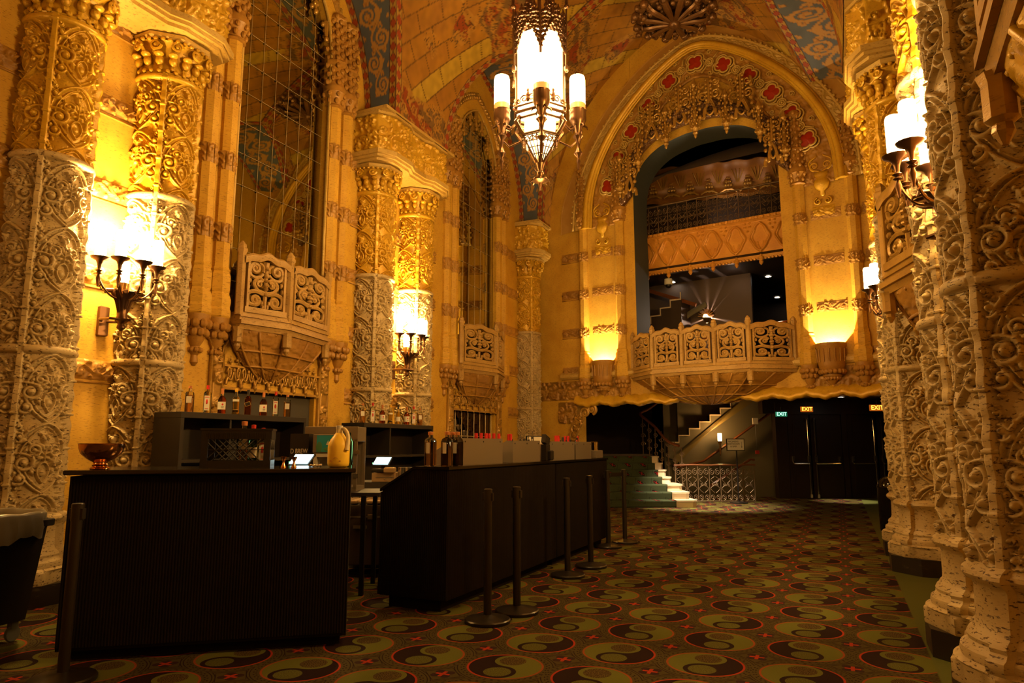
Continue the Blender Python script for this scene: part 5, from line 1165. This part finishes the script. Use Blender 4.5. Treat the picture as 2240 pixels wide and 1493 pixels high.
long_bar(4.97,7.36,'nearer section of the long black ribbed bar, sloped end facing the camera'); long_bar(7.39,9.3,'farther section of the long black ribbed bar, beside the last stanchions')
# back bars (open shelving)
def back_bar(y0,y1,zt,label):
    t=thing('back_bar',label,'shelf unit',(-5.75,y0,0),0,'black shelving units behind the bars'); L=y1-y0; m=MB(); a=MB()
    m.box((-.19,L/2,zt-.03),(.38,L,.06),.003); m.build('top_shelf','shelf_black',t,smooth=False)
    for y in (.02,L-.02): a=MB(); a.box((-.19,y,(zt-.06)/2),(.38,.04,zt-.06)); a.build('side_panel','shelf_black',t,smooth=False)
    b=MB(); b.box((-.37,L/2,zt/2),(.02,L-.08,zt-.12)); b.build('back_panel','box_dark',t,smooth=False)
    c=MB(); c.box((-.19,L*.36,zt-.26),(.34,.025,.40)); c.build('divider','shelf_black',t,smooth=False)
    for z in (.8,1.17): c=MB(); c.box((-.19,L/2,z),(.36,L-.08,.03)); c.build('shelf_board','shelf_black',t,smooth=False)
back_bar(4.74,6.5,1.65,'black open shelving unit with eight liquor bottles on top, behind the near bar'); back_bar(7.63,9.4,1.625,'smaller-looking black shelving unit with bottles on top, behind the long bar')
# ------------------------------------------------------------------ bottles
def sq(mb,w,d,z0,z1,ch=.2,c=(0,0)):
    for a,b in ((z0,z1),): mb.lathe([(w/2/math.cos(PI/8)*.98,a),(w/2/math.cos(PI/8),a+.004),(w/2/math.cos(PI/8),b)],(c[0],c[1],0),n=8,rot=PI/8,sy=d/w)
def bottle(kind):
    t=thing('bottle','','bottle'); B=lambda prof,n=20,**k:MB().lathe(prof,n=n,**k)
    lab=lambda w,z0,z1,mat,off=0: MB().box((w+.0015,0,(z0+z1)/2),(.002,.052,z1-z0)).build('label',mat,t,smooth=False)
    if kind=='square_clear':
        B([(.040,.006),(.040,.185)],8,rot=PI/8).build('liquid','liquid_plum',t,smooth=False); B([(.044,0),(.046,.004),(.046,.20),(.038,.215),(.016,.225),(.014,.262)],8,rot=PI/8).build('glass_body','glass_clear',t,ang=30); B([(.018,.255),(.019,.282),(.0,.284)],14).build('cap','cap_orange',t); lab(.042,.10,.17,'label_white')
    elif kind=='gin':
        B([(.036,.006),(.036,.20)],8,rot=PI/8).build('liquid','liquid_clear',t,smooth=False); B([(.040,0),(.042,.004),(.042,.215),(.030,.235),(.014,.245),(.014,.27)],8,rot=PI/8).build('glass_body','glass_clear',t,ang=30); B([(.016,.262),(.017,.305),(.0,.307)],14).build('cap','cap_red',t); lab(.038,.03,.19,'label_white')
        q=MB(); q.ell((.0405,0,.125),(.002,.011,.028),8,6); q.box((.0402,0,.175),(.002,.04,.008)); q.box((.0402,0,.05),(.002,.03,.006)); q.build('red_figure','label_red',t)
    elif kind=='bourbon':
        B([(.039,.006),(.041,.15),(.036,.17),(.015,.205)],10,rot=PI/10).build('liquid','liquid_amber',t,smooth=True); B([(.042,0),(.044,.005),(.044,.155),(.038,.175),(.016,.21),(.014,.25)],10,rot=PI/10).build('glass_body','glass_clear',t,ang=30); B([(.016,.225),(.0165,.285),(.0,.287)],14).build('cap','cap_orange',t)
        MB().lathe([(.0455,.05),(.0455,.135)],n=12,a0=-1.15,a1=1.15).build('label','label_white',t,smooth=True); q=MB(); q.ell((.0455,.012,.105),(.002,.010,.012),8,6); q.build('seal','label_red',t); q=MB(); q.box((.046,.012,.08),(.001,.03,.004)); q.box((.046,.012,.07),(.001,.026,.003)); q.build('print','ink',t,smooth=False)
    elif kind=='tequila':
        B([(.036,.006),(.031,.07),(.036,.16),(.020,.20)],20).build('liquid','liquid_gold',t); B([(.042,0),(.041,.01),(.034,.08),(.040,.17),(.036,.19),(.015,.225),(.014,.265)],20).build('glass_body','glass_clear',t); B([(.017,.26),(.018,.30),(.0,.302)],14).build('cap','cap_yellow',t); MB().lathe([(.0405,.15),(.0405,.175)],n=10,a0=-1,a1=1).build('label','label_white',t); MB().lathe([(.0375,.03),(.036,.06)],n=10,a0=-.9,a1=.9).build('label','label_gold',t)
    elif kind=='scotch':
        B([(.034,.006),(.036,.18),(.015,.225)],8,rot=PI/8).build('liquid','liquid_amber',t,smooth=False); B([(.038,0),(.040,.004),(.040,.19),(.034,.205),(.015,.235),(.014,.262)],8,rot=PI/8).build('glass_body','glass_clear',t,ang=30); B([(.0165,.245),(.017,.295),(.0,.297)],14).build('cap','cap_black',t)
        q=MB(); q.push(Tm(.0385,0,.13,rx=R(20))); q.box((0,0,0),(.002,.062,.045)); q.pop(); q.build('slanted_label','label_gold',t,smooth=False); q=MB(); q.push(Tm(.040,0,.13,rx=R(20))); q.box((0,0,0),(.002,.056,.038)); q.pop(); q.build('label','label_black',t,smooth=False)
    elif kind=='white_wine':
        B([(.034,.006),(.036,.14),(.016,.20)],18).build('liquid','liquid_gold',t); B([(.038,0),(.039,.005),(.039,.16),(.030,.19),(.015,.225),(.014,.26)],18).build('glass_body','glass_clear',t); B([(.0155,.24),(.016,.31),(.0,.312)],14).build('cap','cap_black',t); MB().lathe([(.0398,.05),(.0398,.12)],n=10,a0=-1,a1=1).build('label','label_white',t)
    elif kind=='red_foil':
        B([(.037,0),(.038,.005),(.038,.17),(.030,.20),(.015,.225),(.014,.235)],18).build('glass_body','glass_green',t); B([(.0165,.225),(.0175,.315),(.0,.317)],14).build('cap','cap_red',t); MB().lathe([(.0392,.06),(.0392,.14)],n=10,a0=-1,a1=1).build('label','label_white',t)
    elif kind=='pour':
        B([(.033,.006),(.034,.14),(.014,.19)],16).build('liquid','liquid_gold',t); B([(.037,0),(.038,.005),(.038,.16),(.028,.19),(.015,.215),(.014,.24)],16).build('glass_body','glass_clear',t); q=MB(); q.lathe([(.015,.235),(.014,.255),(.006,.26)],n=12); q.build('stopper','cap_black',t); q=MB(); q.tube([(0,0,.255),(0,0,.29),(.012,0,.315)],(.005,.004),8); q.build('pour_spout','steel_bright',t)
    elif kind=='infusion':
        B([(.046,.006),(.046,.20)],20).build('liquid','liquid_plum',t); B([(.050,0),(.052,.006),(.052,.205),(.044,.225),(.018,.24),(.017,.265)],20).build('glass_body','glass_clear',t); B([(.021,.258),(.022,.285),(.0,.287)],16).build('cap','cap_orange',t); q=MB(); q.push(Tm(0,0,0,rz=-.6)); q.box((.0525,0,.15),(.002,.03,.09)); q.pop(); q.build('label','label_white',t,smooth=False)
    return t
PB={}
def put(kind,p,label,group,rz=None,scale=None):
    rz=-.5+R(-20) if rz is None else rz
    if kind not in PB:
        o=bottle(kind); PB[kind]=o; o.location=p; o.rotation_euler=(0,0,rz); o['label']=label; o['group']=group
        if scale: o.scale=(scale,)*3
        return o
    return dup(PB[kind],p,rz,label,group,(scale,)*3 if scale else None)
g1='liquor bottles on the near back bar'
seq=[(4.95,'square_clear','squat square bottle with cork-coloured cap, first on the near back bar'),(5.17,'gin','tall clear gin bottle with red cap and red figure, second on the near back bar'),(5.36,'bourbon','amber bourbon with white label, left of the waisted yellow-capped bottle'),
 (5.55,'tequila','waisted clear bottle with yellow cap above the crate'),(5.72,'scotch','amber square bottle with a slanted dark label and black cap'),(5.95,'bourbon','amber bourbon with white label, between the slanted-label bottle and a red cap'),(6.14,'gin','clear red-capped gin bottle, second from the right on the near back bar'),(6.33,'square_clear','small square bottle at the right end of the near back bar')]
for y,k,l in seq: put(k,(-5.9,y,1.651),l,g1,scale=.95)
g2='liquor bottles on the far back bar'
seq=[(7.81,'square_clear','square bottle at the left end of the far back bar'),(8.04,'gin','red-capped gin bottle, second on the far back bar'),(8.27,'bourbon','dark amber bottle with a white label left of the waisted bottle, far back bar'),(8.47,'tequila','pale waisted bottle in the middle of the far back bar'),
 (8.67,'white_wine','clear black-topped bottle in the middle of the far back bar'),(8.90,'bourbon','dark amber bottle with a white label, right of the black-topped one, far back bar'),(9.09,'gin','red-capped gin bottle near the right end of the far back bar'),(9.27,'square_clear','square bottle at the right end of the far back bar')]
for y,k,l in seq: put(k,(-5.92,y,1.626),l,g2,scale=.95)
g3='infusion bottles on the end of the long bar'
for k,(x,y,l) in enumerate(((-3.12,5.06,'dark infusion bottle at the left end of the long bar group'),(-3.0,5.22,'infusion bottle standing second from the left on the long bar end'),(-3.10,5.36,'infusion bottle behind the others on the long bar end'),(-2.97,5.08,'infusion bottle with a narrow white label at the front of the bar end'),(-2.94,5.20,'infusion bottle with white label, rightmost by the steel shield'))): put('infusion',(x,y,1.153),l,g3)
g4='red-foiled wine bottles behind the steel shields'
names=['first','second','third']
for j,(ys,w) in enumerate((((6.33,6.38,6.44),'behind the middle of the widest steel shield'),((6.62,6.68,6.74),'behind the right end of the widest steel shield'),((7.04,7.17),'just behind the second steel shield, by the pouring bottles'),((8.51,8.63),'behind the third steel shield, left pair'),((8.88,8.99,9.25),'behind the third and fourth steel shields, right group'))):
    for i,y in enumerate(ys): put('red_foil',(-3.30-.085*(i%2)-(0 if j else .0),y,1.153-.02),f'red-foiled bottle {w}, {names[i]} from the left',g4,scale=1.0)
g5='pouring bottles in the speed rails'
for j,(ys,w) in enumerate((((7.27,7.38,7.50,7.59,7.70),'above the second steel shield'),((9.36,9.46,9.56,9.68),'above the fourth steel shield at the far bar end'))):
    for i,y in enumerate(ys): 
        yy=min(y,9.2+.02*i) if j else y; put('pour',(-3.36+(.10 if i%2 else 0) ,7.2+.12*i if not j else 8.72+.13*i,1.135),f'{["leftmost","second","third","fourth","fifth"][i]} steel-spouted bottle {w}',g5,scale=1.0+.12*(i==3))
# steel shields on the bar
def shield(y0,y1,h,label):
    t=thing('steel_shield',label,'steel bin',(-2.99,y0,1.153),0,'steel splash bins on the long bar'); L=y1-y0; m=MB(); m.box((0,L/2,h/2),(.012,L,h)); m.box((-.02,L/2,h-.004),(.05,L,.008)); m.build('front_panel','steel',t,smooth=False)
    for y in (.006,L-.006): e=MB(); e.prism([(-.006,0),(-.006,h),(-.06,h),(-.30,h*.45),(-.30,0)],y-.005,y+.005,1); e.build('end_panel','steel',t,smooth=False)
    b=MB(); b.box((-.30,L/2,.045),(.01,L,.09)); b.build('back_panel','steel',t,smooth=False); r_=MB()
    for y in (L*.07,L*.5,L*.93): r_.ell((.008,y,h-.03),(.004,.008,.008),6,5)
    r_.build('screw','black_plastic',t)
shield(5.36,6.18,.235,'widest brushed steel shield on the long bar, beside the infusion bottles'); shield(6.42,7.13,.22,'second steel shield on the long bar, below the pouring bottles'); shield(7.45,8.24,.215,'third steel shield on the long bar, right of the dark holder'); shield(8.30,8.9,.215,'smallest-looking steel shield at the far end of the long bar')
t=thing('napkin_holder','dark plastic caddy between the second and third steel shields','holder',(-2.97,7.26,1.153),0); m=MB(); m.box((0,0,.09),(.06,.12,.18),.006); m.push(Tm(0,-.01,.19,rx=R(-18))); m.box((0,0,.04),(.05,.13,.10),.005); m.pop(); m.build('body','black_plastic',t,smooth=False); m=MB(); m.box((.035,.05,.06),(.05,.10,.11),.01); m.build('front_cup','black_plastic',t)
t=thing('glass_tray','steel tray with a clear jar at the far end of the long bar','tray',(-3.0,9.12,1.153)); m=MB(); m.box((0,0,.05),(.12,.30,.10),.004); m.build('tray','steel',t); m=MB(); m.lathe([(.05,.10),(.055,.11),(.055,.21),(.04,.22)],(0,-.05,0),n=16); m.build('jar','glass_clear',t)
t=thing('white_card','white framed card standing behind the second steel shield','card',(-3.55,8.35,1.0),R(65)); m=MB(); m.box((0,0,.36),(.34,.015,.17)); m.build('frame','black_paint',t,smooth=False); m=MB(); m.box((0,-.009,.36),(.31,.004,.145)); m.build('card_face','label_white',t,smooth=False); m=MB(); m.tube([(0,0,.0),(0,0,.3)],.008,6); m.build('stem','black_paint',t)
# ------------------------------------------------------------------ things on the near bar
t=thing('copper_bowl','polished copper punch bowl on a foot at the left end of the near bar','bowl',bl(.17,.17,1.17)); m=MB(); m.push(Tm(0,0,0,s=.92)); m.lathe([(.062,0),(.066,.006),(.060,.014),(.050,.022),(.054,.03),(.046,.036),(.044,.046),(.05,.052),(.085,.07),(.13,.11),(.145,.15),(.148,.178),(.153,.182),(.150,.184),(.142,.176),(.138,.15),(.12,.11),(.08,.078),(.0,.07)],n=48,cap=False); m.build('bowl_body','copper',t); 
t=thing('milk_crate','black plastic milk crate with diamond lattice sides on the near bar','crate',bl(.99,.44,1.17),BA); w,d,h=.46,.26,.27
m=MB()
for sy in (-1,1): 
    m.box((0,sy*d/2,.025),(w,.012,.05)); m.box((0,sy*d/2,h-.035),(w,.014,.07)); m.box((0,sy*d/2,h-.002),(w+.02,.028,.014)); 
    for sx in (-1,1): m.box((sx*(w/2-.02),sy*d/2,h/2),(.045,.016,h))
for sx in (-1,1): m.box((sx*w/2,0,.025),(.012,d,.05)); m.box((sx*w/2,0,h-.035),(.014,d,.07)); m.box((sx*w/2,0,h-.002),(.028,d,.014))
m.box((0,0,.006),(w,d,.012)); m.build('crate_frame','black_plastic',t,smooth=False)
m=MB()
for sy in (-1,1):
    for k in range(9):
        for sg in (-1,1):
            x0=-.20+.045*k; xa,xb=x0,x0+sg*.15
            if abs(xb)<=.215: m.tube([(xa,sy*d/2,.05),(xb,sy*d/2,.20)],.0045,4)
    m.box((0,sy*d/2,.125),(w-.04,.006,.006))
for sx in (-1,1):
    for k in range(5):
        m.tube([(sx*w/2,-.12+.05*k,.05),(sx*w/2,-.12+.05*k+.04,.20)],.0045,4); m.tube([(sx*w/2,-.08+.05*k,.05),(sx*w/2,-.12+.05*k,.20)],.0045,4)
for k in range(34): m.box((-.20+.0121*k,-d/2-.009,h-.045),(.003,.004,.04))
m.build('lattice','black_plastic',t)
g6='bottles standing in the milk crate'
put('square_clear',(*bl(1.02,.44)[:2],1.183),'large orange-capped bottle rising out of the milk crate',g6,scale=1.12); put('red_foil',(*bl(1.09,.40)[:2],1.183),'red-topped bottle in the milk crate',g6,scale=.92); put('gin',(*bl(1.15,.46)[:2],1.183),'clear bottle with a pale cap at the right of the milk crate',g6,scale=.88)
t=thing('juice_jug','translucent plastic gallon jug full of yellow orange juice on the near bar','jug',bl(1.70,.27,1.17),R(25)); m=MB()
prof=[(.055,0),(.072,.008),(.078,.03),(.078,.145),(.074,.17),(.058,.20),(.038,.228),(.026,.245)]; m.lathe(prof,n=12,rot=PI/12); m.build('juice','juice',t,ang=60); m=MB(); m.lathe([(.0265,.240),(.022,.262),(.022,.285)],n=16); m.build('neck','jug_clear',t); m=MB(); m.lathe([(.025,.275),(.025,.297),(.0,.299)],n=16); m.build('cap','plastic_white',t)
m=MB(); m.tube(catm([(.015,-.0,.275),(.045,-.02,.27),(.068,-.03,.235),(.074,-.035,.18),(.070,-.05,.12)],6),(.011,.013,.016),8); m.build('handle','jug_clear',t); m=MB(); 
for x in (-.035,.03): m.box((x,-.0775,.045),(.012,.002,.008))
m.tube([(-.02,-.0785,.06),(-.005,-.079,.072),(.015,-.0785,.065)],.0015,4); m.build('print','cap_orange',t)
def jigger(x,y,label):
    t=thing('jigger',label,'jigger',bl(x,y,1.17),0,'hourglass jiggers on the near bar'); m=MB(); m.lathe([(.020,0),(.008,.032),(.007,.038),(.024,.075),(.022,.075),(.006,.040)],n=20,cap=False); m.build('cone','copper',t)
jigger(1.32,.28,'small metal hourglass jigger next to the crate'); jigger(1.39,.30,'small metal hourglass jigger nearer the glowing screen')
t=thing('cork_pile','small heap of dark spouts and corks on the bar between jiggers and jug','spouts',bl(1.52,.30,1.17)); m=MB()
for k in range(12): m.ell((rng.rand()*.13-.06,rng.rand()*.05,.008+.008*rng.rand()),(.012,.008,.008),7,5)
m.build('spouts','steel_bright',t)
t=thing('green_bottle','dark green bottle hidden mostly behind the juice jug','bottle',bl(1.77,.36,1.17)); m=MB(); m.lathe([(.03,0),(.031,.18),(.012,.22),(.012,.25)],n=16); m.build('glass_body','glass_green',t)
# ------------------------------------------------------------------ work tables and equipment behind the near bar
t=thing('equipment_table','dark work table holding the till, boxes and popcorn cabinet','table',LDp(-1.95,6.7),SR); m=MB(); m.box((0,0,.885),(1.5,.62,.03)); m.build('tabletop','shelf_black',t,smooth=False)
for sx in (-1,1):
    for sy in (-1,1): m=MB(); m.box((sx*.6,sy*.27,.435),(.04,.04,.87)); m.build('leg','black_paint',t,smooth=False)
def pos(p,rz,label):
    t=thing('till',label,'till',p,rz,'touch screen tills'); m=MB(); m.box((0,.02,.02),(.2,.2,.04),.01); m.push(Tm(0,.0,.12,rx=R(-52))); m.box((0,0,0),(.20,.012,.15),.004); m.pop(); m.box((0,.04,.08),(.05,.04,.14)); m.build('stand','black_plastic',t,smooth=False)
    s=MB(); s.push(Tm(0,-.0065,.1235,rx=R(-52))); s.box((0,-.004,0),(.18,.002,.125)); s.pop(); s.build('screen','screen_glow',t,smooth=False); s=MB(); s.ell((-.11,-.02,.10),.006,6,5); s.build('status_light','bulb_green',t)
pos(LDp(-1.83,6.1,1.08),R(10),'glowing touch screen till just behind the jiggers'); 
t=thing('till_stand','dark box holding up the nearer touch screen','stand',LDp(-1.85,6.12,0),SR); m=MB(); m.box((0,0,.54),(.3,.26,1.08)); m.build('box','box_dark',t,smooth=False)
t=thing('cold_brew_box','dark carton lettered D BREW standing left of the poster box','carton',LDp(-1.95,6.5,.90),SR); m=MB(); m.box((0,0,.265),(.17,.2,.53)); m.build('carton','box_dark',t,smooth=False); text("D BREW",.062,'label_white',t,(0,-.103,.37),font_scale=.68)
t=thing('poster_box','silver box with a teal seaside print on a white frame stand, behind the jug','display',LDp(-1.70,6.45,.90),SR); m=MB(); m.box((0,0,.44),(.24,.14,.17),.004); m.build('housing','steel',t,smooth=False); m=MB(); m.box((.015,-.072,.44),(.20,.003,.15)); m.build('print','teal_print',t,smooth=False); m=MB(); m.ell((-.06,-.073,.41),(.03,.002,.05),8,6); m.ell((.03,-.073,.39),(.06,.002,.02),8,6); m.build('print_leaves','green_print',t); m=MB(); m.prism([(0,.43),(.02,.47),(.03,.43),(.04,.48),(.055,.42)],-.076,-.073,1); m.build('print_white','label_white',t,smooth=False)
m=MB(); m.box((-.10,0,.17),(.03,.12,.34)); m.box((.10,0,.17),(.03,.12,.34)); m.box((0,0,.335),(.23,.12,.03)); m.build('stand','plastic_white',t,smooth=False)
t=thing('popcorn_cabinet','stainless steel and glass popcorn cabinet with hinged glass door','cabinet',LDp(-1.71,6.78,.90),SR); m=MB(); m.box((0,0,.53),(.50,.38,.14),.003); m.box((0,0,.02),(.50,.38,.04)); 
for sx in (-1,1):
    for sy in (-1,1): m.box((sx*.235,sy*.18,.25),(.03,.02,.46))
m.build('steel_frame','steel',t,smooth=False); m=MB(); m.box((.0,-.186,.25),(.42,.006,.42)); m.build('glass_door','glass_clear',t,smooth=False); m=MB(); m.box((0,.18,.25),(.44,.01,.42)); m.build('back','steel',t,smooth=False); m=MB()
for z in (.14,.36): m.box((.245,-.195,z),(.05,.02,.04))
m.build('hinge','steel_bright',t,smooth=False); m=MB(); m.lathe([(.08,.30),(.09,.38),(.03,.40)],(.05,0,0),n=14); m.tube([(.05,0,.38),(.05,0,.46)],.01,6); m.box((.08,-.17,.24),(.05,.004,.02)); m.build('kettle','brass',t)
t=thing('sales_counter','low dark counter with the cash drawer, beyond the near bar','counter',LDp(-1.5,8.05),SR); m=MB(); m.box((0,0,.46),(.55,.5,.92)); m.build('body','shelf_black',t,smooth=False)
t=thing('cash_drawer','pale cash drawer under the far touch screen','cash drawer',LDp(-1.44,7.98,.92),SR); m=MB(); m.box((0,0,.05),(.25,.28,.10),.004); m.build('case','case_lid',t,smooth=False); m=MB(); m.box((.02,-.142,.05),(.20,.006,.004)); m.ell((.02,-.145,.03),.008,6,5); m.build('lock','steel_bright',t)
pos(LDp(-1.46,7.9,1.025),R(10),'glowing touch screen till above the cash drawer'); 
t=thing('card_printer','small receipt printer beside the far till','printer',LDp(-1.36,7.82,1.02),SR); m=MB(); m.box((0,0,.03),(.12,.12,.06),.01); m.build('body','case_lid',t); 
t=thing('shaker_tins','three steel shaker tins stacked behind the sloped bar end','tins',LDp(-1.26,8.0,.92),SR); 
for k in range(3): m=MB(); m.lathe([(.03,0),(.04,.15),(.042,.155)],(k*.075,0,0),n=18); m.build('tin','steel_bright',t)
t=thing('side_table','dark shelf carrying the shaker tins','shelf',LDp(-1.16,8.05),SR); m=MB(); m.box((0,0,.46),(.36,.4,.92)); m.build('body','shelf_black',t,smooth=False)
t=thing('road_case','brown wheeled road case with ridged pale lid between the two bars','road case',LDp(-1.55,7.5),SR); m=MB(); m.box((0,0,.42),(.56,.5,.60),.01); m.build('case_body','road_case',t,smooth=False); m=MB(); 
for k in range(7): m.box((-.24+.08*k,0,.745),(.07,.5,.03),.006)
m.build('ridged_lid','case_lid',t,smooth=False); m=MB(); m.box((0,-.252,.60),(.56,.006,.012)); 
for x in (-.17,.10): m.box((x,-.257,.60),(.05,.012,.05),.003)
m.box((0,-.256,.5),(.14,.01,.03)); m.build('latch','steel',t,smooth=False)
for sx in (-1,1):
    for sy in (-1,1): m=MB(); m.box((sx*.22,sy*.18,.10),(.04,.05,.06)); m.lathe([(0,-.015),(.045,-.015),(.045,.015),(0,.015)],(0,0,0),n=16) if False else m.ell((sx*.22,sy*.18,.05),(.018,.05,.05),8,12); m.build('caster','black_plastic',t)
# trash cart
t=thing('trash_cart','grey wheeled trash cart lined with a translucent bag at the left edge','trash cart',(-5.36,2.84,0),R(10)); m=MB()
def frust(mb,w0,w1,z0,z1,ring=False): mb.add([(sx*w0/2,sy*w0/2*.9,z0) for sx,sy in ((-1,-1),(1,-1),(1,1),(-1,1))]+[(sx*w1/2,sy*w1/2*.9,z1) for sx,sy in ((-1,-1),(1,-1),(1,1),(-1,1))],[(3,2,1,0)]+[(i,(i+1)%4,(i+1)%4+4,i+4) for i in range(4)])
frust(m,.50,.62,.14,.80); m.build('cart_body','black_plastic',t,smooth=False); m=MB()
for z0,z1,w_ in ((.76,.80,.66),): 
    for sx,sy,a,b in ((0,-1,w_,.03),(0,1,w_,.03),(-1,0,.03,w_*.9),(1,0,.03,w_*.9)): m.box((sx*w_/2,sy*w_*.45,.79),(a,b,.05),.008)
m.build('rim','black_plastic',t,smooth=False)
b=MB(); n=96; rows=[]
for k,(z,r_) in enumerate(((.69,.355),(.76,.368),(.82,.366),(.855,.37),(.872,.36),(.868,.345),(.80,.31),(.6,.29))):
    row=[]
    for i in range(n+1):
        a=2*PI*i/n; c_,s_=math.cos(a),math.sin(a); q=(abs(c_)**3.2+abs(s_)**3.2)**(-1/3.2); w_=.005*math.sin(a*23+k*1.1)+.004*math.sin(a*41+k*2)
        row.append(((r_+w_*(k<3))*c_*q,(r_+w_*(k<3))*s_*q*.92,z+.004*math.sin(a*9+k)+.02*(k==0)*math.sin(a*5)+.008*(k==0)*math.sin(a*19)))
    rows.append(row)
b.grid(np.array(rows)[:, ::-1]); b.build('bag_liner','bag_plastic',t,ang=180)
for sx in (-1,1):
    for sy in (-1,1):
        m=MB(); m.lathe([(0,-.012),(.05,-.012),(.055,0),(.05,.012),(0,.012)],n=18); v=m.V[0]; m.V[0]=np.stack([v[:,2]+sx*.2,v[:,0]+sy*.18,v[:,1]+.055],-1); m.box((sx*.2,sy*.18,.115),(.04,.05,.05)); m.build('caster','grey_plate',t)
# stanchions
def stan():
    t=thing('stanchion','','stanchion'); m=MB(); m.lathe([(.173,0),(.175,.006),(.175,.022),(.168,.030),(.10,.045),(.045,.055),(.038,.058)],n=48); m.build('base','stan_black',t,ang=25)
    m=MB(); m.lathe([(.031,.055),(.031,.90)],n=24); m.build('post','stan_black',t); m=MB(); m.lathe([(.034,.89),(.034,.985),(.030,.99),(.0,.992)],n=24)
    m.box((-.034,0,.93),(.02,.03,.06)); m.box((.034,0,.93),(.02,.03,.06)); m.build('belt_head','stan_black',t,ang=30); return t
simple('stan_black',(.016,.012,.009),.33,0,.5)
ST=[((-4.07,2.69),.3,'nearly black stanchion standing in front of the near bar'),((-2.49,4.9),.1,'nearest stanchion before the long bar'),((-2.41,5.26),-.1,'second stanchion before the long bar, right behind the nearest'),((-2.58,6.88),.2,'third stanchion, beside the joint of the long bar'),((-2.54,7.5),.0,'fourth stanchion before the long bar'),((-2.80,9.0),.1,'fifth stanchion, at the far end of the long bar, holding the belt'),((-2.72,9.5),.4,'last stanchion past the long bar, receiving the belt')]
s0=stan()
for i,((x,y),rz,l) in enumerate(ST):
    if i==0: s0.location=(x,y,0); s0.rotation_euler=(0,0,rz); s0['label']=l; s0['group']='belt stanchions along the bars'
    else: dup(s0,(x,y,0),rz,l,'belt stanchions along the bars')
t=thing('barrier_belt','short black belt stretched between the two farthest stanchions','belt',(0,0,0)); m=MB(); m.add([(-2.79,9.03,.905),(-2.73,9.47,.905),(-2.73,9.47,.955),(-2.79,9.03,.955),(-2.787,9.03,.905),(-2.727,9.47,.905),(-2.727,9.47,.955),(-2.787,9.03,.955)],[(0,1,2,3),(7,6,5,4),(0,4,5,1),(3,2,6,7)]); m.build('webbing','black_paint',t,smooth=False)
# ------------------------------------------------------------------ lights
WARM=(1,.575,.165)
def plight(name,loc,e,col=WARM,r=.06):
    l=bpy.data.lights.new(name,'POINT'); l.energy=e; l.color=col; l.shadow_soft_size=r; o=bpy.data.objects.new(name,l); C.objects.link(o); o.location=loc; return o
def spot(name,loc,tgt,e,ang,col=WARM,blend=.4,r=.03):
    l=bpy.data.lights.new(name,'SPOT'); l.energy=e; l.color=col; l.spot_size=R(ang); l.spot_blend=blend; l.shadow_soft_size=r; o=bpy.data.objects.new(name,l); C.objects.link(o); o.location=loc; o.rotation_euler=(Vector(tgt)-Vector(loc)).to_track_quat('-Z','Y').to_euler(); return o
E_SC=600
for s_,y,e in (('L',4.43,1.0),('L',9.45,1.0),('R',4.95,.9),('R',9.3,.9),('R',-.2,.06),('L',-.6,.06)):
    x=XL+.36 if s_=='L' else XR-.36
    q=1 if s_=='L' else -1; x=XL if s_=='L' else XR
    for dx,dy,f in ((.32,-.25,.33),(.32,.25,.33),(.22,0,.34)): plight('sconce_lamp',(x+q*dx,y+dy,3.46 if s_=='L' else 3.56),E_SC*e*f,WARM,.06)
plight('chandelier_lamp',(CH[0],CH[1],5.42),0.1)
for k in range(4):
    an=R(25)+k*PI/2; plight('candle_lamp',(CH[0]+.62*math.cos(an+PI/4),CH[1]+.62*math.sin(an+PI/4),5.3),48,WARM,.12)
plight('chandelier_low_lamp',(CH[0],CH[1],3.95),25,WARM,.1)
for x in (-2.4,2.32):
    p=AWp(x,-.20,2.93); q=AWp(x,-.02,5.2); spot('corbel_lamp',p,q,520,120,(1,.68,.34),.35)
# cool-white accents beyond the arch
plight('fan_lamp',AWp(-.80,2.33,4.40),38,(1,.70,.50),.004); spot('loggia_wall_lamp',AWp(-.25,2.2,6.25),AWp(-.28,2.75,6.75),25,75,(1,.78,.6),.8,.02)
plight('gallery_lamp',AWp(0,2.0,5.1),1.2,(1,.7,.5),.1)
spot('loggia_lamp',AWp(.2,1.9,6.5),AWp(.3,2.0,8.5),28,110,(1,.60,.34),.6,.1)
plight('dome_lamp',AWp(.0,1.3,7.0),1.6,(1,.5,.2),.1)
spot('stair_downlight',LDp(3.95,15.0,2.46),LDp(4.25,15.5,0),900,78,(1,.80,.55),.7)
spot('door_downlight',LDp(8.0,16.8,2.44),LDp(8.0,16.8,0),420,40,(1,.80,.55),.7)
plight('stair_sconce_lamp',LDp(5.3,17.65,1.70),24,(1,.5,.14),.05)
plight('exit_sign_lamp',LDp(8.9,16.75,2.2),.8,(1,.45,.08),.05)
w=bpy.data.worlds.new('world'); sc.world=w; w.use_nodes=True; w.node_tree.nodes['Background'].inputs[0].default_value=(1,.5,.2,1); w.node_tree.nodes['Background'].inputs[1].default_value=.0
sc.view_settings.view_transform='Standard'; sc.view_settings.look='None'; sc.view_settings.exposure=.22; sc.view_settings.gamma=1; sc.view_settings.use_curve_mapping=False
sc.cycles.max_bounces=6; sc.cycles.diffuse_bounces=2; sc.cycles.glossy_bounces=3; sc.cycles.transmission_bounces=6; sc.cycles.transparent_max_bounces=4; sc.cycles.caustics_reflective=False; sc.cycles.caustics_refractive=False; sc.cycles.sample_clamp_indirect=4; sc.cycles.use_denoising=True
